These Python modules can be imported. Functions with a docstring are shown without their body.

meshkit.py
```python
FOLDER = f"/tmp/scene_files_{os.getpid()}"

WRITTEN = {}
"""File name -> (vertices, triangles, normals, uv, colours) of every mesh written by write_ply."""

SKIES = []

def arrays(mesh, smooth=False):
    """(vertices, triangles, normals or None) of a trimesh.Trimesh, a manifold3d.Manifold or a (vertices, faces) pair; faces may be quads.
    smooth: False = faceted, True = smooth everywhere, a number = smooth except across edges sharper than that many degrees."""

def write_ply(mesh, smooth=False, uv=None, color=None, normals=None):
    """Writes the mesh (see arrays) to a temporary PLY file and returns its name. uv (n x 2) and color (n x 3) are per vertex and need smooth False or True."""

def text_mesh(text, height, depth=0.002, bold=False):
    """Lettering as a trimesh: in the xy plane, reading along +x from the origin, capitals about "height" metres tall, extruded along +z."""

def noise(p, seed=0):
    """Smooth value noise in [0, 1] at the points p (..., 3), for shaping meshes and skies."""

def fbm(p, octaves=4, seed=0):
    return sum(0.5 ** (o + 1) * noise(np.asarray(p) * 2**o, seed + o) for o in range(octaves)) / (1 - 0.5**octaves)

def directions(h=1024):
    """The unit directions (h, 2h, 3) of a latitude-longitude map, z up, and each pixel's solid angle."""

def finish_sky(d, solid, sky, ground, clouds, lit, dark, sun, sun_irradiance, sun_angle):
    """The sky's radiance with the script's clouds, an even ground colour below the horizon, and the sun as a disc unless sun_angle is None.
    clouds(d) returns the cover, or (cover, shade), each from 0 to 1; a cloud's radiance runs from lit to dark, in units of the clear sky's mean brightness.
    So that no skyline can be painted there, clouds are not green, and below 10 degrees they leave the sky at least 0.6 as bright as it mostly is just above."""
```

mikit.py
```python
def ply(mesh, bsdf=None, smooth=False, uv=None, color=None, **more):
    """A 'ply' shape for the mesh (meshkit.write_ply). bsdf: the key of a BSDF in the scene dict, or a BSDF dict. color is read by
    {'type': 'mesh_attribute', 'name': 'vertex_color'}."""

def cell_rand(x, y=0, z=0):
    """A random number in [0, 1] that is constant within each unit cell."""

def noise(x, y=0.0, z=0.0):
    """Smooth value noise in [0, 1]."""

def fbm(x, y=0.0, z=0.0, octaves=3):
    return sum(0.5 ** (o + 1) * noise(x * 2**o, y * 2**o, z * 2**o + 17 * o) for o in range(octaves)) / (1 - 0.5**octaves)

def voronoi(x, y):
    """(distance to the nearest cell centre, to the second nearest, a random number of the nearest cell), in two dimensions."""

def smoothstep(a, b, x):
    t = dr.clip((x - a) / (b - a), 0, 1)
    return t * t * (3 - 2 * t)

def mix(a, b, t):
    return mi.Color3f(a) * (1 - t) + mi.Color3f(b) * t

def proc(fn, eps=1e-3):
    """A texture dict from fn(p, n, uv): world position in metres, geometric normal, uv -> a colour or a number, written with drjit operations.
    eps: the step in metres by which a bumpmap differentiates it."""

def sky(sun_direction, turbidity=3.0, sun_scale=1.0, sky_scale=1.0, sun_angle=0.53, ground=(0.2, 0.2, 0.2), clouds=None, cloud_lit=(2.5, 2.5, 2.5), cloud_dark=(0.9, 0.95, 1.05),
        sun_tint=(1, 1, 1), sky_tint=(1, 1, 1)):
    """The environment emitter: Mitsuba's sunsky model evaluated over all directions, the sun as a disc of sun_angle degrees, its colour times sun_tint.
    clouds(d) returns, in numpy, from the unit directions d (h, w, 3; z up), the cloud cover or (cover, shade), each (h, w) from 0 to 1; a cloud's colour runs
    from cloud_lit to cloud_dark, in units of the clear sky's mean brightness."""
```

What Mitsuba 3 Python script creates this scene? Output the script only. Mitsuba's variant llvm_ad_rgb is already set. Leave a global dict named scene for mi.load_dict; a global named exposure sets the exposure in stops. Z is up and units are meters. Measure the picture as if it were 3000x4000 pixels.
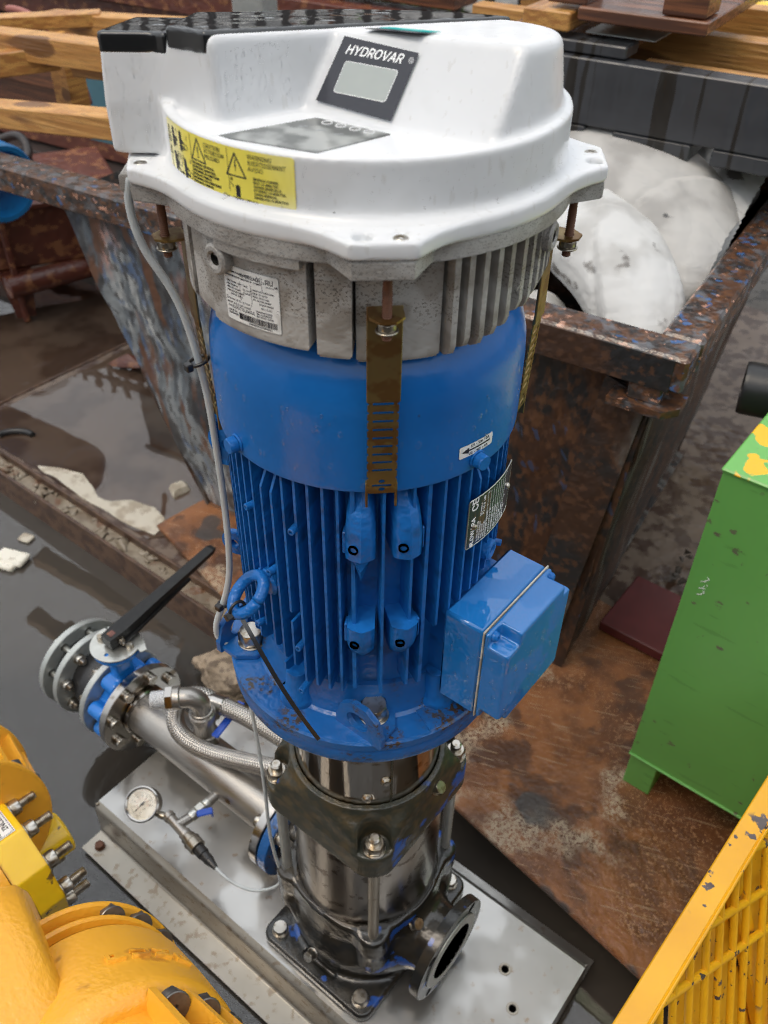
import math, random
import numpy as np, trimesh, mitsuba as mi, drjit as dr, mikit, meshkit
from mikit import proc, noise, fbm, voronoi, cell_rand, smoothstep, mix
from shapely.geometry import Polygon, Point, box as sbox, LineString
from shapely.ops import unary_union
from shapely import affinity
from scipy.interpolate import CubicSpline

scene, labels = {'type': 'scene'}, {}
rng = np.random.default_rng(7)
random.seed(7)

# ------------------------------------------------------------------ camera, sky, exposure
CAM = np.array([0.0, -0.7652, 0.8432])
yaw, pitch, roll = 0.0243, 0.7000, 0.0175
fw = np.array([math.sin(yaw) * math.cos(pitch), math.cos(yaw) * math.cos(pitch), -math.sin(pitch)])
rt = np.cross(fw, [0, 0, 1]); rt /= np.linalg.norm(rt)
upv = np.cross(rt, fw)
rt, upv = math.cos(roll) * rt + math.sin(roll) * upv, -math.sin(roll) * rt + math.cos(roll) * upv
scene['camera'] = {'type': 'thinlens', 'fov': 2 * math.degrees(math.atan(1500 / 3419.6)), 'fov_axis': 'x', 'aperture_radius': 0.0021,
                   'focus_distance': 0.92, 'near_clip': 0.02, 'far_clip': 200.0,
                   'to_world': mi.ScalarTransform4f().look_at(origin=CAM.tolist(), target=(CAM + fw).tolist(), up=upv.tolist())}
scene['sky'] = mikit.sky((-0.35, -0.25, 0.9), turbidity=4, sun_scale=0.16, sun_angle=28, sky_scale=1.0, clouds=lambda d: (np.ones(d.shape[:2]), (.68 * (1 - d[..., 2]))),
                         cloud_lit=(2.78, 2.9, 3.04), cloud_dark=(.48, .5, .53), ground=(0.12, 0.12, 0.12))
exposure = 2.38

# ------------------------------------------------------------------ helpers
def unit(v):
    v = np.asarray(v, float); return v / np.linalg.norm(v)
def frame(o=(0, 0, 0), x=(1, 0, 0), y=None, z=None):
    x = unit(x)
    if z is None and y is None: z = (0, 0, 1)
    if z is not None:
        z = np.asarray(z, float); y = unit(np.cross(z, x)); z = np.cross(x, y)
    else:
        y = np.asarray(y, float); z = unit(np.cross(x, y)); y = np.cross(z, x)
    m = np.eye(4); m[:3, 0], m[:3, 1], m[:3, 2], m[:3, 3] = x, y, z, o
    return m
def zframe(o, z, x=None):
    z = unit(z)
    if x is None: x = np.cross(z, [0, 0, 1.0]) if abs(z[2]) < .95 else np.cross(z, [0, 1.0, 0])
    x = np.asarray(x, float); x = unit(x - z * (x @ z))
    m = np.eye(4); m[:3, 0], m[:3, 1], m[:3, 2], m[:3, 3] = x, np.cross(z, x), z, o
    return m
def tf(mesh, m):
    mesh = mesh.copy(); mesh.apply_transform(m); return mesh
def cat(*ms):
    out = []
    for m in ms: out += list(m) if isinstance(m, (list, tuple)) else [m]
    return trimesh.util.concatenate(out)
def at(mesh, x=0, y=0, z=0):
    mesh = mesh.copy(); mesh.apply_translation((x, y, z)); return mesh
def hull(pts): return trimesh.convex.convex_hull(np.asarray(pts, float))
def cbox(x0, x1, y0, y1, z0, z1, c=0.002):
    pts = []
    for sx in (0, 1):
        for sy in (0, 1):
            for sz in (0, 1):
                p = np.array([(x0, x1)[sx], (y0, y1)[sy], (z0, z1)[sz]], float)
                d = np.array([1 - 2 * sx, 1 - 2 * sy, 1 - 2 * sz]) * c
                for k in range(3):
                    q = p + d; q[k] = p[k]; pts.append(q)
    return hull(pts)
def lathe(prof, n=72):
    prof = np.asarray(prof, float); a = np.arange(n) * 2 * np.pi / n
    v = np.stack([prof[:, None, 0] * np.cos(a), prof[:, None, 0] * np.sin(a), np.broadcast_to(prof[:, None, 1], (len(prof), n))], -1).reshape(-1, 3)
    i, j = np.meshgrid(np.arange(len(prof) - 1), np.arange(n), indexing='ij')
    q = np.stack([i * n + j, i * n + (j + 1) % n, (i + 1) * n + (j + 1) % n, (i + 1) * n + j], -1).reshape(-1, 4)
    m = trimesh.Trimesh(v, np.vstack([q[:, [0, 1, 2]], q[:, [0, 2, 3]]]), process=False)
    m.merge_vertices(); m.update_faces(m.nondegenerate_faces()); return m
def rod(r, z0, z1, c=0.0006, n=24): return lathe([(0, z0), (r - c, z0), (r, z0 + c), (r, z1 - c), (r - c, z1), (0, z1)], n)
def ring(r0, r1, z0, z1, c=0.0012, n=72):
    return lathe([(r0, z0 + c), (r0 + c, z0), (r1 - c, z0), (r1, z0 + c), (r1, z1 - c), (r1 - c, z1), (r0 + c, z1), (r0, z1 - c), (r0, z0 + c)], n)
def thread(r, z0, z1, pitch=0.002, n=16):
    zs = np.arange(z0, z1 - pitch, pitch); pr = [(0, z0)]
    for z in zs: pr += [(r * .84, z), (r, z + pitch / 2)]
    return lathe(pr + [(r * .84, z1 - pitch * .4), (r * .7, z1), (0, z1)], n)
def hexa(af, h, dome=True):
    R = af / math.sqrt(3); a = np.arange(6) * np.pi / 3; b = np.arange(24) * np.pi / 12
    p = [(R * math.cos(t), R * math.sin(t), z) for t in a for z in (h * .08, h * (.84 if dome else .95))]
    p += [(af / 2 * .96 * math.cos(t), af / 2 * .96 * math.sin(t), z) for t in b for z in (0, h)]
    return hull(p)
def bolt(af, h, washer=True):
    m = [at(hexa(af, h), 0, 0, .0025 if washer else 0)]
    if washer: m.append(ring(.001, af * .62, 0, .0024, .0006, 32))
    return cat(m)
def nutstud(af, h, r, L, washer=True):
    return cat(bolt(af, h, washer), thread(r, 0, L, max(.0016, r * .33)))
def prism(poly, h, z0=0.0):
    polys = [poly] if poly.geom_type == 'Polygon' else list(poly.geoms)
    return cat([at(trimesh.creation.extrude_polygon(p, h, engine='earcut'), 0, 0, z0) for p in polys if p.area > 1e-9])
def bprism(poly, h, b=.002):
    """extruded polygon with bevelled upper and lower edges (three offset layers joined)"""
    return cat(prism(poly, h - 2 * b, b), prism(poly.buffer(-b * .45), h - b * .6, b * .3), prism(poly.buffer(-b), h))
def tube(path, r, n=12, cap=True, uv=False):
    p = np.asarray(path, float); r = np.broadcast_to(r, (len(p),))
    t = np.gradient(p, axis=0); t /= np.linalg.norm(t, axis=1, keepdims=True) + 1e-12
    a = np.zeros_like(p); a0 = np.cross(t[0], [0, 0, 1.0] if abs(t[0][2]) < .9 else [1.0, 0, 0])
    for i in range(len(p)):
        a0 = a0 - t[i] * (a0 @ t[i]); a0 /= np.linalg.norm(a0); a[i] = a0
    b = np.cross(t, a); m = n + 1 if uv else n; th = np.arange(m) * 2 * np.pi / n
    v = p[:, None] + r[:, None, None] * (np.cos(th)[None, :, None] * a[:, None] + np.sin(th)[None, :, None] * b[:, None])
    i, j = np.meshgrid(np.arange(len(p) - 1), np.arange(n), indexing='ij'); j2 = j + 1 if uv else (j + 1) % n
    q = np.stack([i * m + j, i * m + j2, (i + 1) * m + j2, (i + 1) * m + j], -1).reshape(-1, 4)
    f = np.vstack([q[:, [0, 1, 2]], q[:, [0, 2, 3]]]); v = v.reshape(-1, 3)
    if uv:
        s = np.concatenate([[0], np.cumsum(np.linalg.norm(np.diff(p, axis=0), axis=1))])
        U = np.stack([np.repeat(s, m), np.tile(th / (2 * np.pi), len(p))], 1)
        return trimesh.Trimesh(v, f, process=False), U
    if cap:
        k = len(v); v = np.vstack([v, p[:1], p[-1:]]); L = (len(p) - 1) * n; jj = np.arange(n)
        f = np.vstack([f, np.stack([(jj + 1) % n, jj, jj * 0 + k], 1), np.stack([L + jj, L + (jj + 1) % n, jj * 0 + k + 1], 1)])
    return trimesh.Trimesh(v, f, process=False)
def spline(pts, n=60):
    p = np.asarray(pts, float); s = np.concatenate([[0], np.cumsum(np.linalg.norm(np.diff(p, axis=0), axis=1))])
    return CubicSpline(s, p)(np.linspace(0, s[-1], n))
def smin(a, b, k):
    h = np.clip(.5 + .5 * (b - a) / k, 0, 1); return b * (1 - h) + a * h - k * h * (1 - h)
def smax(a, b, k): return -smin(-a, -b, k)
def nets(f, lo, hi, h):
    """naive surface nets of the field f (negative inside) on a grid of step h"""
    ax = [np.arange(l, u + h, h) for l, u in zip(lo, hi)]
    V = np.ascontiguousarray(np.broadcast_to(f(ax[0][:, None, None], ax[1][None, :, None], ax[2][None, None, :]), [len(a) for a in ax]))
    s = V < 0; nx, ny, nz = V.shape
    c = sum(s[i:nx - 1 + i, j:ny - 1 + j, k:nz - 1 + k].astype(np.int8) for i in (0, 1) for j in (0, 1) for k in (0, 1))
    act = (c > 0) & (c < 8); idx = np.full(act.shape, -1); ijk = np.argwhere(act); idx[act] = np.arange(len(ijk))
    acc, cnt = np.zeros((len(ijk), 3)), np.zeros(len(ijk))
    C8 = [(i, j, k) for i in (0, 1) for j in (0, 1) for k in (0, 1)]
    val = {q: V[ijk[:, 0] + q[0], ijk[:, 1] + q[1], ijk[:, 2] + q[2]] for q in C8}
    for q in C8:
        for d in range(3):
            if q[d] == 0:
                w = list(q); w[d] = 1; a, b = val[q], val[tuple(w)]; on = (a < 0) != (b < 0)
                t = np.where(on, a / np.where(on, a - b, 1), 0); p = np.tile(np.array(q, float), (len(ijk), 1)); p[:, d] += t
                acc += p * on[:, None]; cnt += on
    v = (ijk + acc / cnt[:, None]) * h + np.array([a[0] for a in ax]); F = []
    for d in range(3):
        e, g = (d + 1) % 3, (d + 2) % 3
        sl = [slice(None)] * 3; a0, a1 = list(sl), list(sl); a0[d], a1[d] = slice(0, -1), slice(1, None)
        A, B = s[tuple(a0)], s[tuple(a1)]
        w = np.argwhere(A != B); w = w[(w[:, e] > 0) & (w[:, g] > 0) & (w[:, e] < V.shape[e] - 1) & (w[:, g] < V.shape[g] - 1)]
        o = A[tuple(w.T)]
        def cell(de, dg):
            q = w.copy(); q[:, e] += de; q[:, g] += dg; return idx[tuple(q.T)]
        q = np.stack([cell(-1, -1), cell(0, -1), cell(0, 0), cell(-1, 0)], 1); q[~o] = q[~o][:, ::-1]
        F.append(q)
    F = np.vstack(F); F = F[(F >= 0).all(1)]
    return trimesh.Trimesh(v, np.vstack([F[:, [0, 1, 2]], F[:, [0, 2, 3]]]), process=False)

def free(key):
    if key not in scene and key not in labels and not any(k.startswith(key + '__') for k in scene): return key
    k = 1
    while f'{key}_{k:03d}' in scene or f'{key}_{k:03d}' in labels or any(q.startswith(f'{key}_{k:03d}__') for q in scene): k += 1
    return f'{key}_{k:03d}'
def thing(name, label, cat_, group=None, kind=None):
    k = free(name); labels[k] = {'label': label, 'category': cat_}
    if group: labels[k]['group'] = group
    if kind: labels[k]['kind'] = kind
    return k
def part(parent, name, mesh, mat, fr=None, smooth=32, label=None, kind=None, **kw):
    k = free(parent + '__' + name)
    if isinstance(mesh, (list, tuple)): mesh = cat(mesh)
    if fr is not None: mesh = tf(mesh, fr)
    scene[k] = mikit.ply(mesh, mat, smooth=smooth, **kw)
    if label or kind:
        labels[k] = {}
        if label: labels[k]['label'] = label
        if kind: labels[k]['kind'] = kind
    return k
def whole(name, mesh, mat, label, cat_, fr=None, smooth=32, group=None, **kw):
    k = free(name); labels[k] = {'label': label, 'category': cat_}
    if group: labels[k]['group'] = group
    if isinstance(mesh, (list, tuple)): mesh = cat(mesh)
    if fr is not None: mesh = tf(mesh, fr)
    scene[k] = mikit.ply(mesh, mat, smooth=smooth, **kw); return k
def struct(name, mesh, mat, smooth=False, fr=None, **kw):
    k = free(name); labels[k] = {'kind': 'structure'}
    if fr is not None: mesh = tf(mesh, fr)
    scene[k] = mikit.ply(mesh, mat, smooth=smooth, **kw); return k

# flat print laid on a curved or plane surface: map(u, v, w) -> world points
def cylmap(R, az, z, tilt=0.0):
    def m(p):
        a = math.radians(az) + p[:, 0] / R; r = R + p[:, 2] + p[:, 1] * tilt
        return np.stack([r * np.cos(a), r * np.sin(a), z + p[:, 1]], 1)
    return m
def planemap(o, u, v):
    o, u = np.asarray(o, float), unit(u); v = np.asarray(v, float); v = unit(v - u * (u @ v)); w = np.cross(u, v)
    return lambda p: o + p[:, :1] * u + p[:, 1:2] * v + p[:, 2:] * w
def warp(mesh, m):
    mesh = mesh.copy(); mesh.vertices = m(np.asarray(mesh.vertices)); return mesh
def sheet(poly, m, t=.0004, strip=.01, w=0.0):
    x0, y0, x1, y1 = poly.bounds; out = []
    for x in np.arange(x0, x1, strip):
        p = poly.intersection(sbox(x, y0 - 1, min(x + strip, x1 + 1e-9), y1 + 1))
        if p.area > 1e-10: out.append(prism(p, t, w))
    g = cat(out); return warp(g, m)
def rrect(x0, y0, x1, y1, r): return sbox(x0 + r, y0 + r, x1 - r, y1 - r).buffer(r, quad_segs=4)
def text(s, h, x, y, wx=1.0, bold=False, shear=0.0, w=.0006, center=False, rot=0.0):
    g = meshkit.text_mesh(s, h, .0002, bold); v = np.asarray(g.vertices).copy()
    if center: v[:, 0] -= v[:, 0].max() / 2
    v[:, 0] = v[:, 0] * wx + shear * v[:, 1]
    if rot:
        c, s_ = math.cos(rot), math.sin(rot); v[:, 0], v[:, 1] = c * v[:, 0] - s_ * v[:, 1], s_ * v[:, 0] + c * v[:, 1]
    v += (x, y, w); g.vertices = v; return g
def line2(x0, y0, x1, y1, t=.0004, w=.0006):
    return prism(LineString([(x0, y0), (x1, y1)]).buffer(t / 2, cap_style=2), .0002, w)
def outline(poly, t, w=.0006): return prism(poly.buffer(t / 2).difference(poly.buffer(-t / 2)), .0002, w)

# frames
E1, E2 = np.array([.775, -.632, 0]), np.array([.632, .775, 0])
FE = frame((0, 0, 0), E1)                                    # along the pump skid
sa = math.radians(-32.6); SD = np.array([math.cos(sa), math.sin(sa), 0])
FS = frame((-.472, 1.194, -.78), SD)                         # along the waste skip's near side
N1 = np.array([math.cos(math.radians(35)), math.sin(math.radians(35)), 0])
FN = frame((0, 0, 0), N1)                                    # along the yellow pump's flange axis
def pol(r, az, z): a = math.radians(az); return np.array([r * math.cos(a), r * math.sin(a), z])
def radial(az): a = math.radians(az); return np.array([math.cos(a), math.sin(a), 0.0])
def local(fr, p): return (fr @ np.array([*p, 1.0]))[:3]

# ------------------------------------------------------------------ materials
def P(key, color, rough=.5, metal=0.0, spec=.5, coat=0.0, coat_gloss=.9, bump=None, bscale=1.0, twosided=False, **kw):
    d = {'type': 'principled', 'base_color': {'type': 'rgb', 'value': list(color)} if not callable(color) else proc(color),
         'roughness': proc(rough) if callable(rough) else rough, 'metallic': proc(metal) if callable(metal) else metal, 'specular': spec}
    if coat: d.update(clearcoat=coat, clearcoat_gloss=coat_gloss)
    d.update(kw)
    if bump is not None: d = {'type': 'bumpmap', 'arbitrary': proc(bump, .0006), 'scale': bscale, 'bsdf': d}
    scene[key] = {'type': 'twosided', 'bsdf': d} if twosided else d
def C3(*c): return mi.Color3f(*c)
def F(p, s, o=3, off=0.0): return fbm(p.x * s + off, p.y * s + off, p.z * s, o)

P('mat_white', lambda p, n, uv: mix(mix((.62, .63, .64), (.54, .55, .55), smoothstep(.56, .72, F(p, 34)) * .35), (.42, .40, .36), smoothstep(.70, .78, fbm(p.x * 260, p.y * 260, p.z * 60, 2)) * .22),
  lambda p, n, uv: .16 + .14 * F(p, 25, 2, 9), coat=.5)
P('mat_gloss_black', (.010, .011, .012), .03, spec=.6, coat=1.0, coat_gloss=1.0, bump=lambda p, n, uv: noise(p.x * 60, p.y * 60, 0) * .0004)
P('mat_display_black', (.035, .036, .045), .12)
P('mat_lcd', (.34, .37, .35), .08, coat=1.0)
P('mat_keypad', lambda p, n, uv: mix((.12, .125, .12), (.30, .31, .30), smoothstep(.42, .66, F(p, 55, 3, 2))), .14, coat=.6)
P('mat_ink', (.015, .015, .02), .5)
P('mat_white_ink', (.8, .8, .8), .5)
P('mat_grey_ink', (.26, .27, .28), .5)
P('mat_teal', (.02, .42, .40), .1, coat=.8)
P('mat_label_yellow', lambda p, n, uv: mix((.80, .70, .10), (.80, .76, .40), smoothstep(.35, .65, F(p, 16, 2))), .3)
P('mat_label_white', lambda p, n, uv: mix((.72, .72, .70), (.55, .55, .53), smoothstep(.6, .75, F(p, 60))), .35)
def cast_col(p, n, uv):
    sp = smoothstep(.52, .70, fbm(p.x * 850, p.y * 850, p.z * 850, 2))
    return mix(mix((.30, .285, .265), (.40, .395, .38), smoothstep(.4, .65, F(p, 30))), (.085, .08, .075), sp * (.25 + .5 * F(p, 22, 2, 5)))
P('mat_cast', cast_col, .55, .25, bump=lambda p, n, uv: F(p, 500, 2) * .0006)
def fin_col(p, n, uv):
    sp = smoothstep(.54, .72, fbm(p.x * 620, p.y * 620, p.z * 620, 2)) * smoothstep(.40, .62, F(p, 24, 3, 11))
    return mix(mix((.27, .25, .225), (.40, .39, .37), smoothstep(.42, .62, F(p, 40, 3, 3))), (.10, .085, .07), sp * .8)
P('mat_fin', fin_col, .55, .15, bump=lambda p, n, uv: F(p, 380, 2) * .0008)
def blue(p): return mix((.007, .102, .35), (.010, .132, .43), F(p, 14, 2))
def wet(p): return smoothstep(.47, .51, F(p, 22, 4, 4))
P('mat_blue', lambda p, n, uv: blue(p), lambda p, n, uv: .12 + .22 * F(p, 20, 2, 3), spec=.32, coat=.12, bump=lambda p, n, uv: F(p, 120, 2) * .00025)
P('mat_blue_cast', lambda p, n, uv: mix(blue(p), (.007, .05, .16), smoothstep(.55, .75, F(p, 40)) * .6), lambda p, n, uv: .12 + .32 * F(p, 26, 2, 3), spec=.32, coat=.1,
  bump=lambda p, n, uv: F(p, 170, 3) * .0018)
P('mat_blue_box', lambda p, n, uv: mix((.010, .125, .38), (.014, .15, .44), F(p, 14, 2)), lambda p, n, uv: .46 - .42 * wet(p), spec=.9, bump=lambda p, n, uv: F(p, 120, 2) * .0004)
def bluerust(p, n, uv):
    e = smoothstep(.50, .68, fbm(p.x * 34, p.y * 34, p.z * 34, 5)); r = smoothstep(.42, .66, F(p, 260, 3))
    return mix(mix((.008, .11, .36), (.007, .065, .22), F(p, 30)), mix((.055, .028, .014), (.03, .035, .03), F(p, 60)), dr.clip(e * (.12 + r) * .9, 0, 1))
P('mat_blue_rust', bluerust, lambda p, n, uv: .16 + .3 * F(p, 40, 2), coat=.4, bump=lambda p, n, uv: F(p, 160, 3) * .0012)
def darkcast(p, n, uv):
    e = smoothstep(.66, .71, fbm(p.x * 24, p.y * 24, p.z * 24, 5)); b = mix((.011, .0115, .011), (.026, .022, .016), smoothstep(.42, .68, F(p, 30)))
    return mix(b, (.014, .075, .33), e)
P('mat_dark_cast', darkcast, lambda p, n, uv: .10 + .22 * F(p, 26, 2, 3), coat=.7, bump=lambda p, n, uv: F(p, 90, 3) * .0007)
def collar(p, n, uv):
    e = smoothstep(.64, .72, fbm(p.x * 22, p.y * 22, p.z * 22, 5)) * .8
    b = mix((.026, .029, .022), (.060, .046, .024), smoothstep(.35, .75, F(p, 70, 4)))
    return mix(b, (.014, .08, .34), dr.clip(e, 0, 1))
P('mat_collar', collar, lambda p, n, uv: .2 + .3 * F(p, 30, 2), coat=.4, bump=lambda p, n, uv: F(p, 130, 3) * .0014)
def stain(p, o=0.0): return smoothstep(.60, .72, fbm(p.x * 38 + o, p.y * 38, p.z * 38, 4))
P('mat_steel', lambda p, n, uv: mix((.50, .475, .445), (.25, .20, .15), stain(p)), lambda p, n, uv: .10 + .10 * F(p, 40, 2), 1.0)
P('mat_sleeve', lambda p, n, uv: mix((.42, .39, .36), (.15, .12, .10), smoothstep(.60, .70, fbm(p.x * 60, p.y * 60, p.z * 50, 4)) * .8), lambda p, n, uv: .14 + .16 * F(p, 50, 2), 1.0)
P('mat_polished', lambda p, n, uv: mix((.52, .48, .43), (.30, .22, .14), stain(p, 3)), .07, 1.0)
def skidcol(p, n, uv):
    s = smoothstep(.66, .80, fbm(p.x * 70, p.y * 70, p.z * 70, 4)); return mix(mix((.46, .45, .43), (.36, .35, .33), F(p, 9)), (.30, .20, .12), s * .6)
P('mat_skid', skidcol, lambda p, n, uv: .18 + .26 * smoothstep(.4, .6, F(p, 13, 3, 2)), .82, bump=lambda p, n, uv: F(p, 8, 3) * .004)
P('mat_lip', lambda p, n, uv: mix(mix((.40, .37, .32), (.28, .25, .20), F(p, 20)), (.17, .11, .06), smoothstep(.56, .76, fbm(p.x * 90, p.y * 90, p.z * 90, 4)) * .55), .32, .6)
P('mat_pipe', lambda p, n, uv: mix(mix((.40, .385, .36), (.33, .31, .285), F(p, 12)), (.17, .10, .045), smoothstep(.66, .74, fbm(p.x * 26, p.y * 26, p.z * 26, 4))), lambda p, n, uv: .24 + .16 * F(p, 30, 2), .85)
P('mat_zinc', lambda p, n, uv: mix((.62, .62, .58), (.45, .44, .40), F(p, 60)), .28, .9)
P('mat_galv', lambda p, n, uv: mix((.50, .52, .50), (.36, .38, .37), F(p, 50)), .4, .6)
def strapc(p, n, uv):
    a = smoothstep(.45, .62, fbm(p.x * 60, p.y * 60, p.z * 60, 4)); return mix(mix((.38, .26, .085), (.27, .19, .09), F(p, 25)), (.20, .09, .03), a * .7)
P('mat_strap', strapc, lambda p, n, uv: .22 + .2 * F(p, 60, 2), .85)
P('mat_strap_dark', lambda p, n, uv: mix((.085, .082, .085), (.14, .06, .022), smoothstep(.56, .70, F(p, 90))), .3, .35)
P('mat_rust_rod', lambda p, n, uv: mix((.075, .028, .014), (.16, .06, .025), F(p, 160)), .6)
P('mat_bolt', lambda p, n, uv: mix((.52, .49, .44), (.34, .29, .22), smoothstep(.45, .65, F(p, 150))), .24, .95)
P('mat_bolt_dark', lambda p, n, uv: mix((.10, .095, .09), (.22, .20, .18), F(p, 160)), .3, .7)
P('mat_brass_grey', (.34, .31, .26), .25, .9)
P('mat_rubber', (.016, .016, .017), .35)
P('mat_tie', (.018, .018, .019), .22, spec=.6, coat=.5)
P('mat_black_paint', lambda p, n, uv: mix((.008, .008, .009), (.018, .018, .018), F(p, 90)), .34, spec=.3)
P('mat_cable', lambda p, n, uv: mix((.48, .52, .53), (.40, .43, .44), F(p, 60)), .35)
P('mat_blue_plastic', (.012, .06, .36), .25, coat=.4)
P('mat_valve_blue', (.012, .16, .55), .18, coat=.6)
P('mat_dial', lambda p, n, uv: mix((.70, .67, .58), (.50, .45, .36), smoothstep(.55, .7, F(p, 90))), .3)
P('mat_red_ink', (.45, .08, .05), .5)
scene['mat_glass'] = {'type': 'thindielectric'}
scene['mat_drop'] = {'type': 'thindielectric', 'int_ior': 1.33}
P('mat_braid', lambda p, n, uv: mix((.62, .60, .57), (.48, .46, .43), F(p, 90, 2)), .24, .95)
def rustplate(p, n, uv):
    l, b, c = fbm(p.x * 5, p.y * 5, 2, 4), fbm(p.x * 26, p.y * 26, p.z * 26, 5), F(p, 230, 3)
    k = mix((.24, .095, .034), (.115, .045, .019), smoothstep(.34, .66, b * .6 + l * .4))
    k = mix(k, (.36, .20, .105), smoothstep(.50, .74, c) * (.25 + .5 * smoothstep(.45, .65, l)))
    k = mix(k, (.055, .026, .016), smoothstep(.54, .70, fbm(p.x * 15 + 3, p.y * 15, 5, 5)) * .75)
    k = mix(k, (.44, .36, .26), smoothstep(.60, .72, fbm(p.x * 7 + 9, p.y * 7, p.z * 9, 6)) * smoothstep(.34, .60, c) * .7)
    s = p.x * .95 - p.y * .31; t = p.x * .31 + p.y * .95
    k = mix(k, (.40, .28, .18), smoothstep(.76, .80, fbm(s * 14, t * 260, 0, 2)) * .35)
    return mix(k, (.05, .05, .05), smoothstep(.70, .78, F(p, 9, 3, 7)) * .8)
P('mat_rust_plate', rustplate, lambda p, n, uv: .20 + .42 * F(p, 14, 4, 6), spec=.5, bump=lambda p, n, uv: F(p, 60, 4) * .004)
P('mat_deck', lambda p, n, uv: mix(mix((.10, .065, .045), (.16, .12, .09), F(p, 7)), (.055, .03, .02), smoothstep(.45, .6, F(p, 26, 4))), lambda p, n, uv: .12 + .3 * F(p, 9, 3), spec=.5, bump=lambda p, n, uv: F(p, 40, 3) * .003)
P('mat_silt', lambda p, n, uv: mix((.50, .46, .38), (.34, .29, .22), smoothstep(.45, .65, F(p, 34, 4))), .5, bump=lambda p, n, uv: F(p, 60, 3) * .006)
P('mat_channel', lambda p, n, uv: mix((.10, .055, .032), (.055, .030, .020), smoothstep(.35, .65, F(p, 40, 5))), .34, bump=lambda p, n, uv: F(p, 60, 3) * .003)
P('mat_mud', lambda p, n, uv: mix(mix((.24, .20, .15), (.15, .115, .08), smoothstep(.35, .65, F(p, 16, 5))), (.13, .06, .03), smoothstep(.58, .70, F(p, 24, 4, 5)) * .8), lambda p, n, uv: .15 + .4 * F(p, 12, 3), bump=lambda p, n, uv: F(p, 60, 3) * .005)
P('mat_ground', lambda p, n, uv: mix(mix((.085, .075, .065), (.14, .125, .11), F(p, 3, 4)), (.045, .04, .036), smoothstep(.5, .68, F(p, 30, 3))), lambda p, n, uv: .25 + .4 * F(p, 5, 3), bump=lambda p, n, uv: F(p, 40, 4) * .01)
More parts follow.
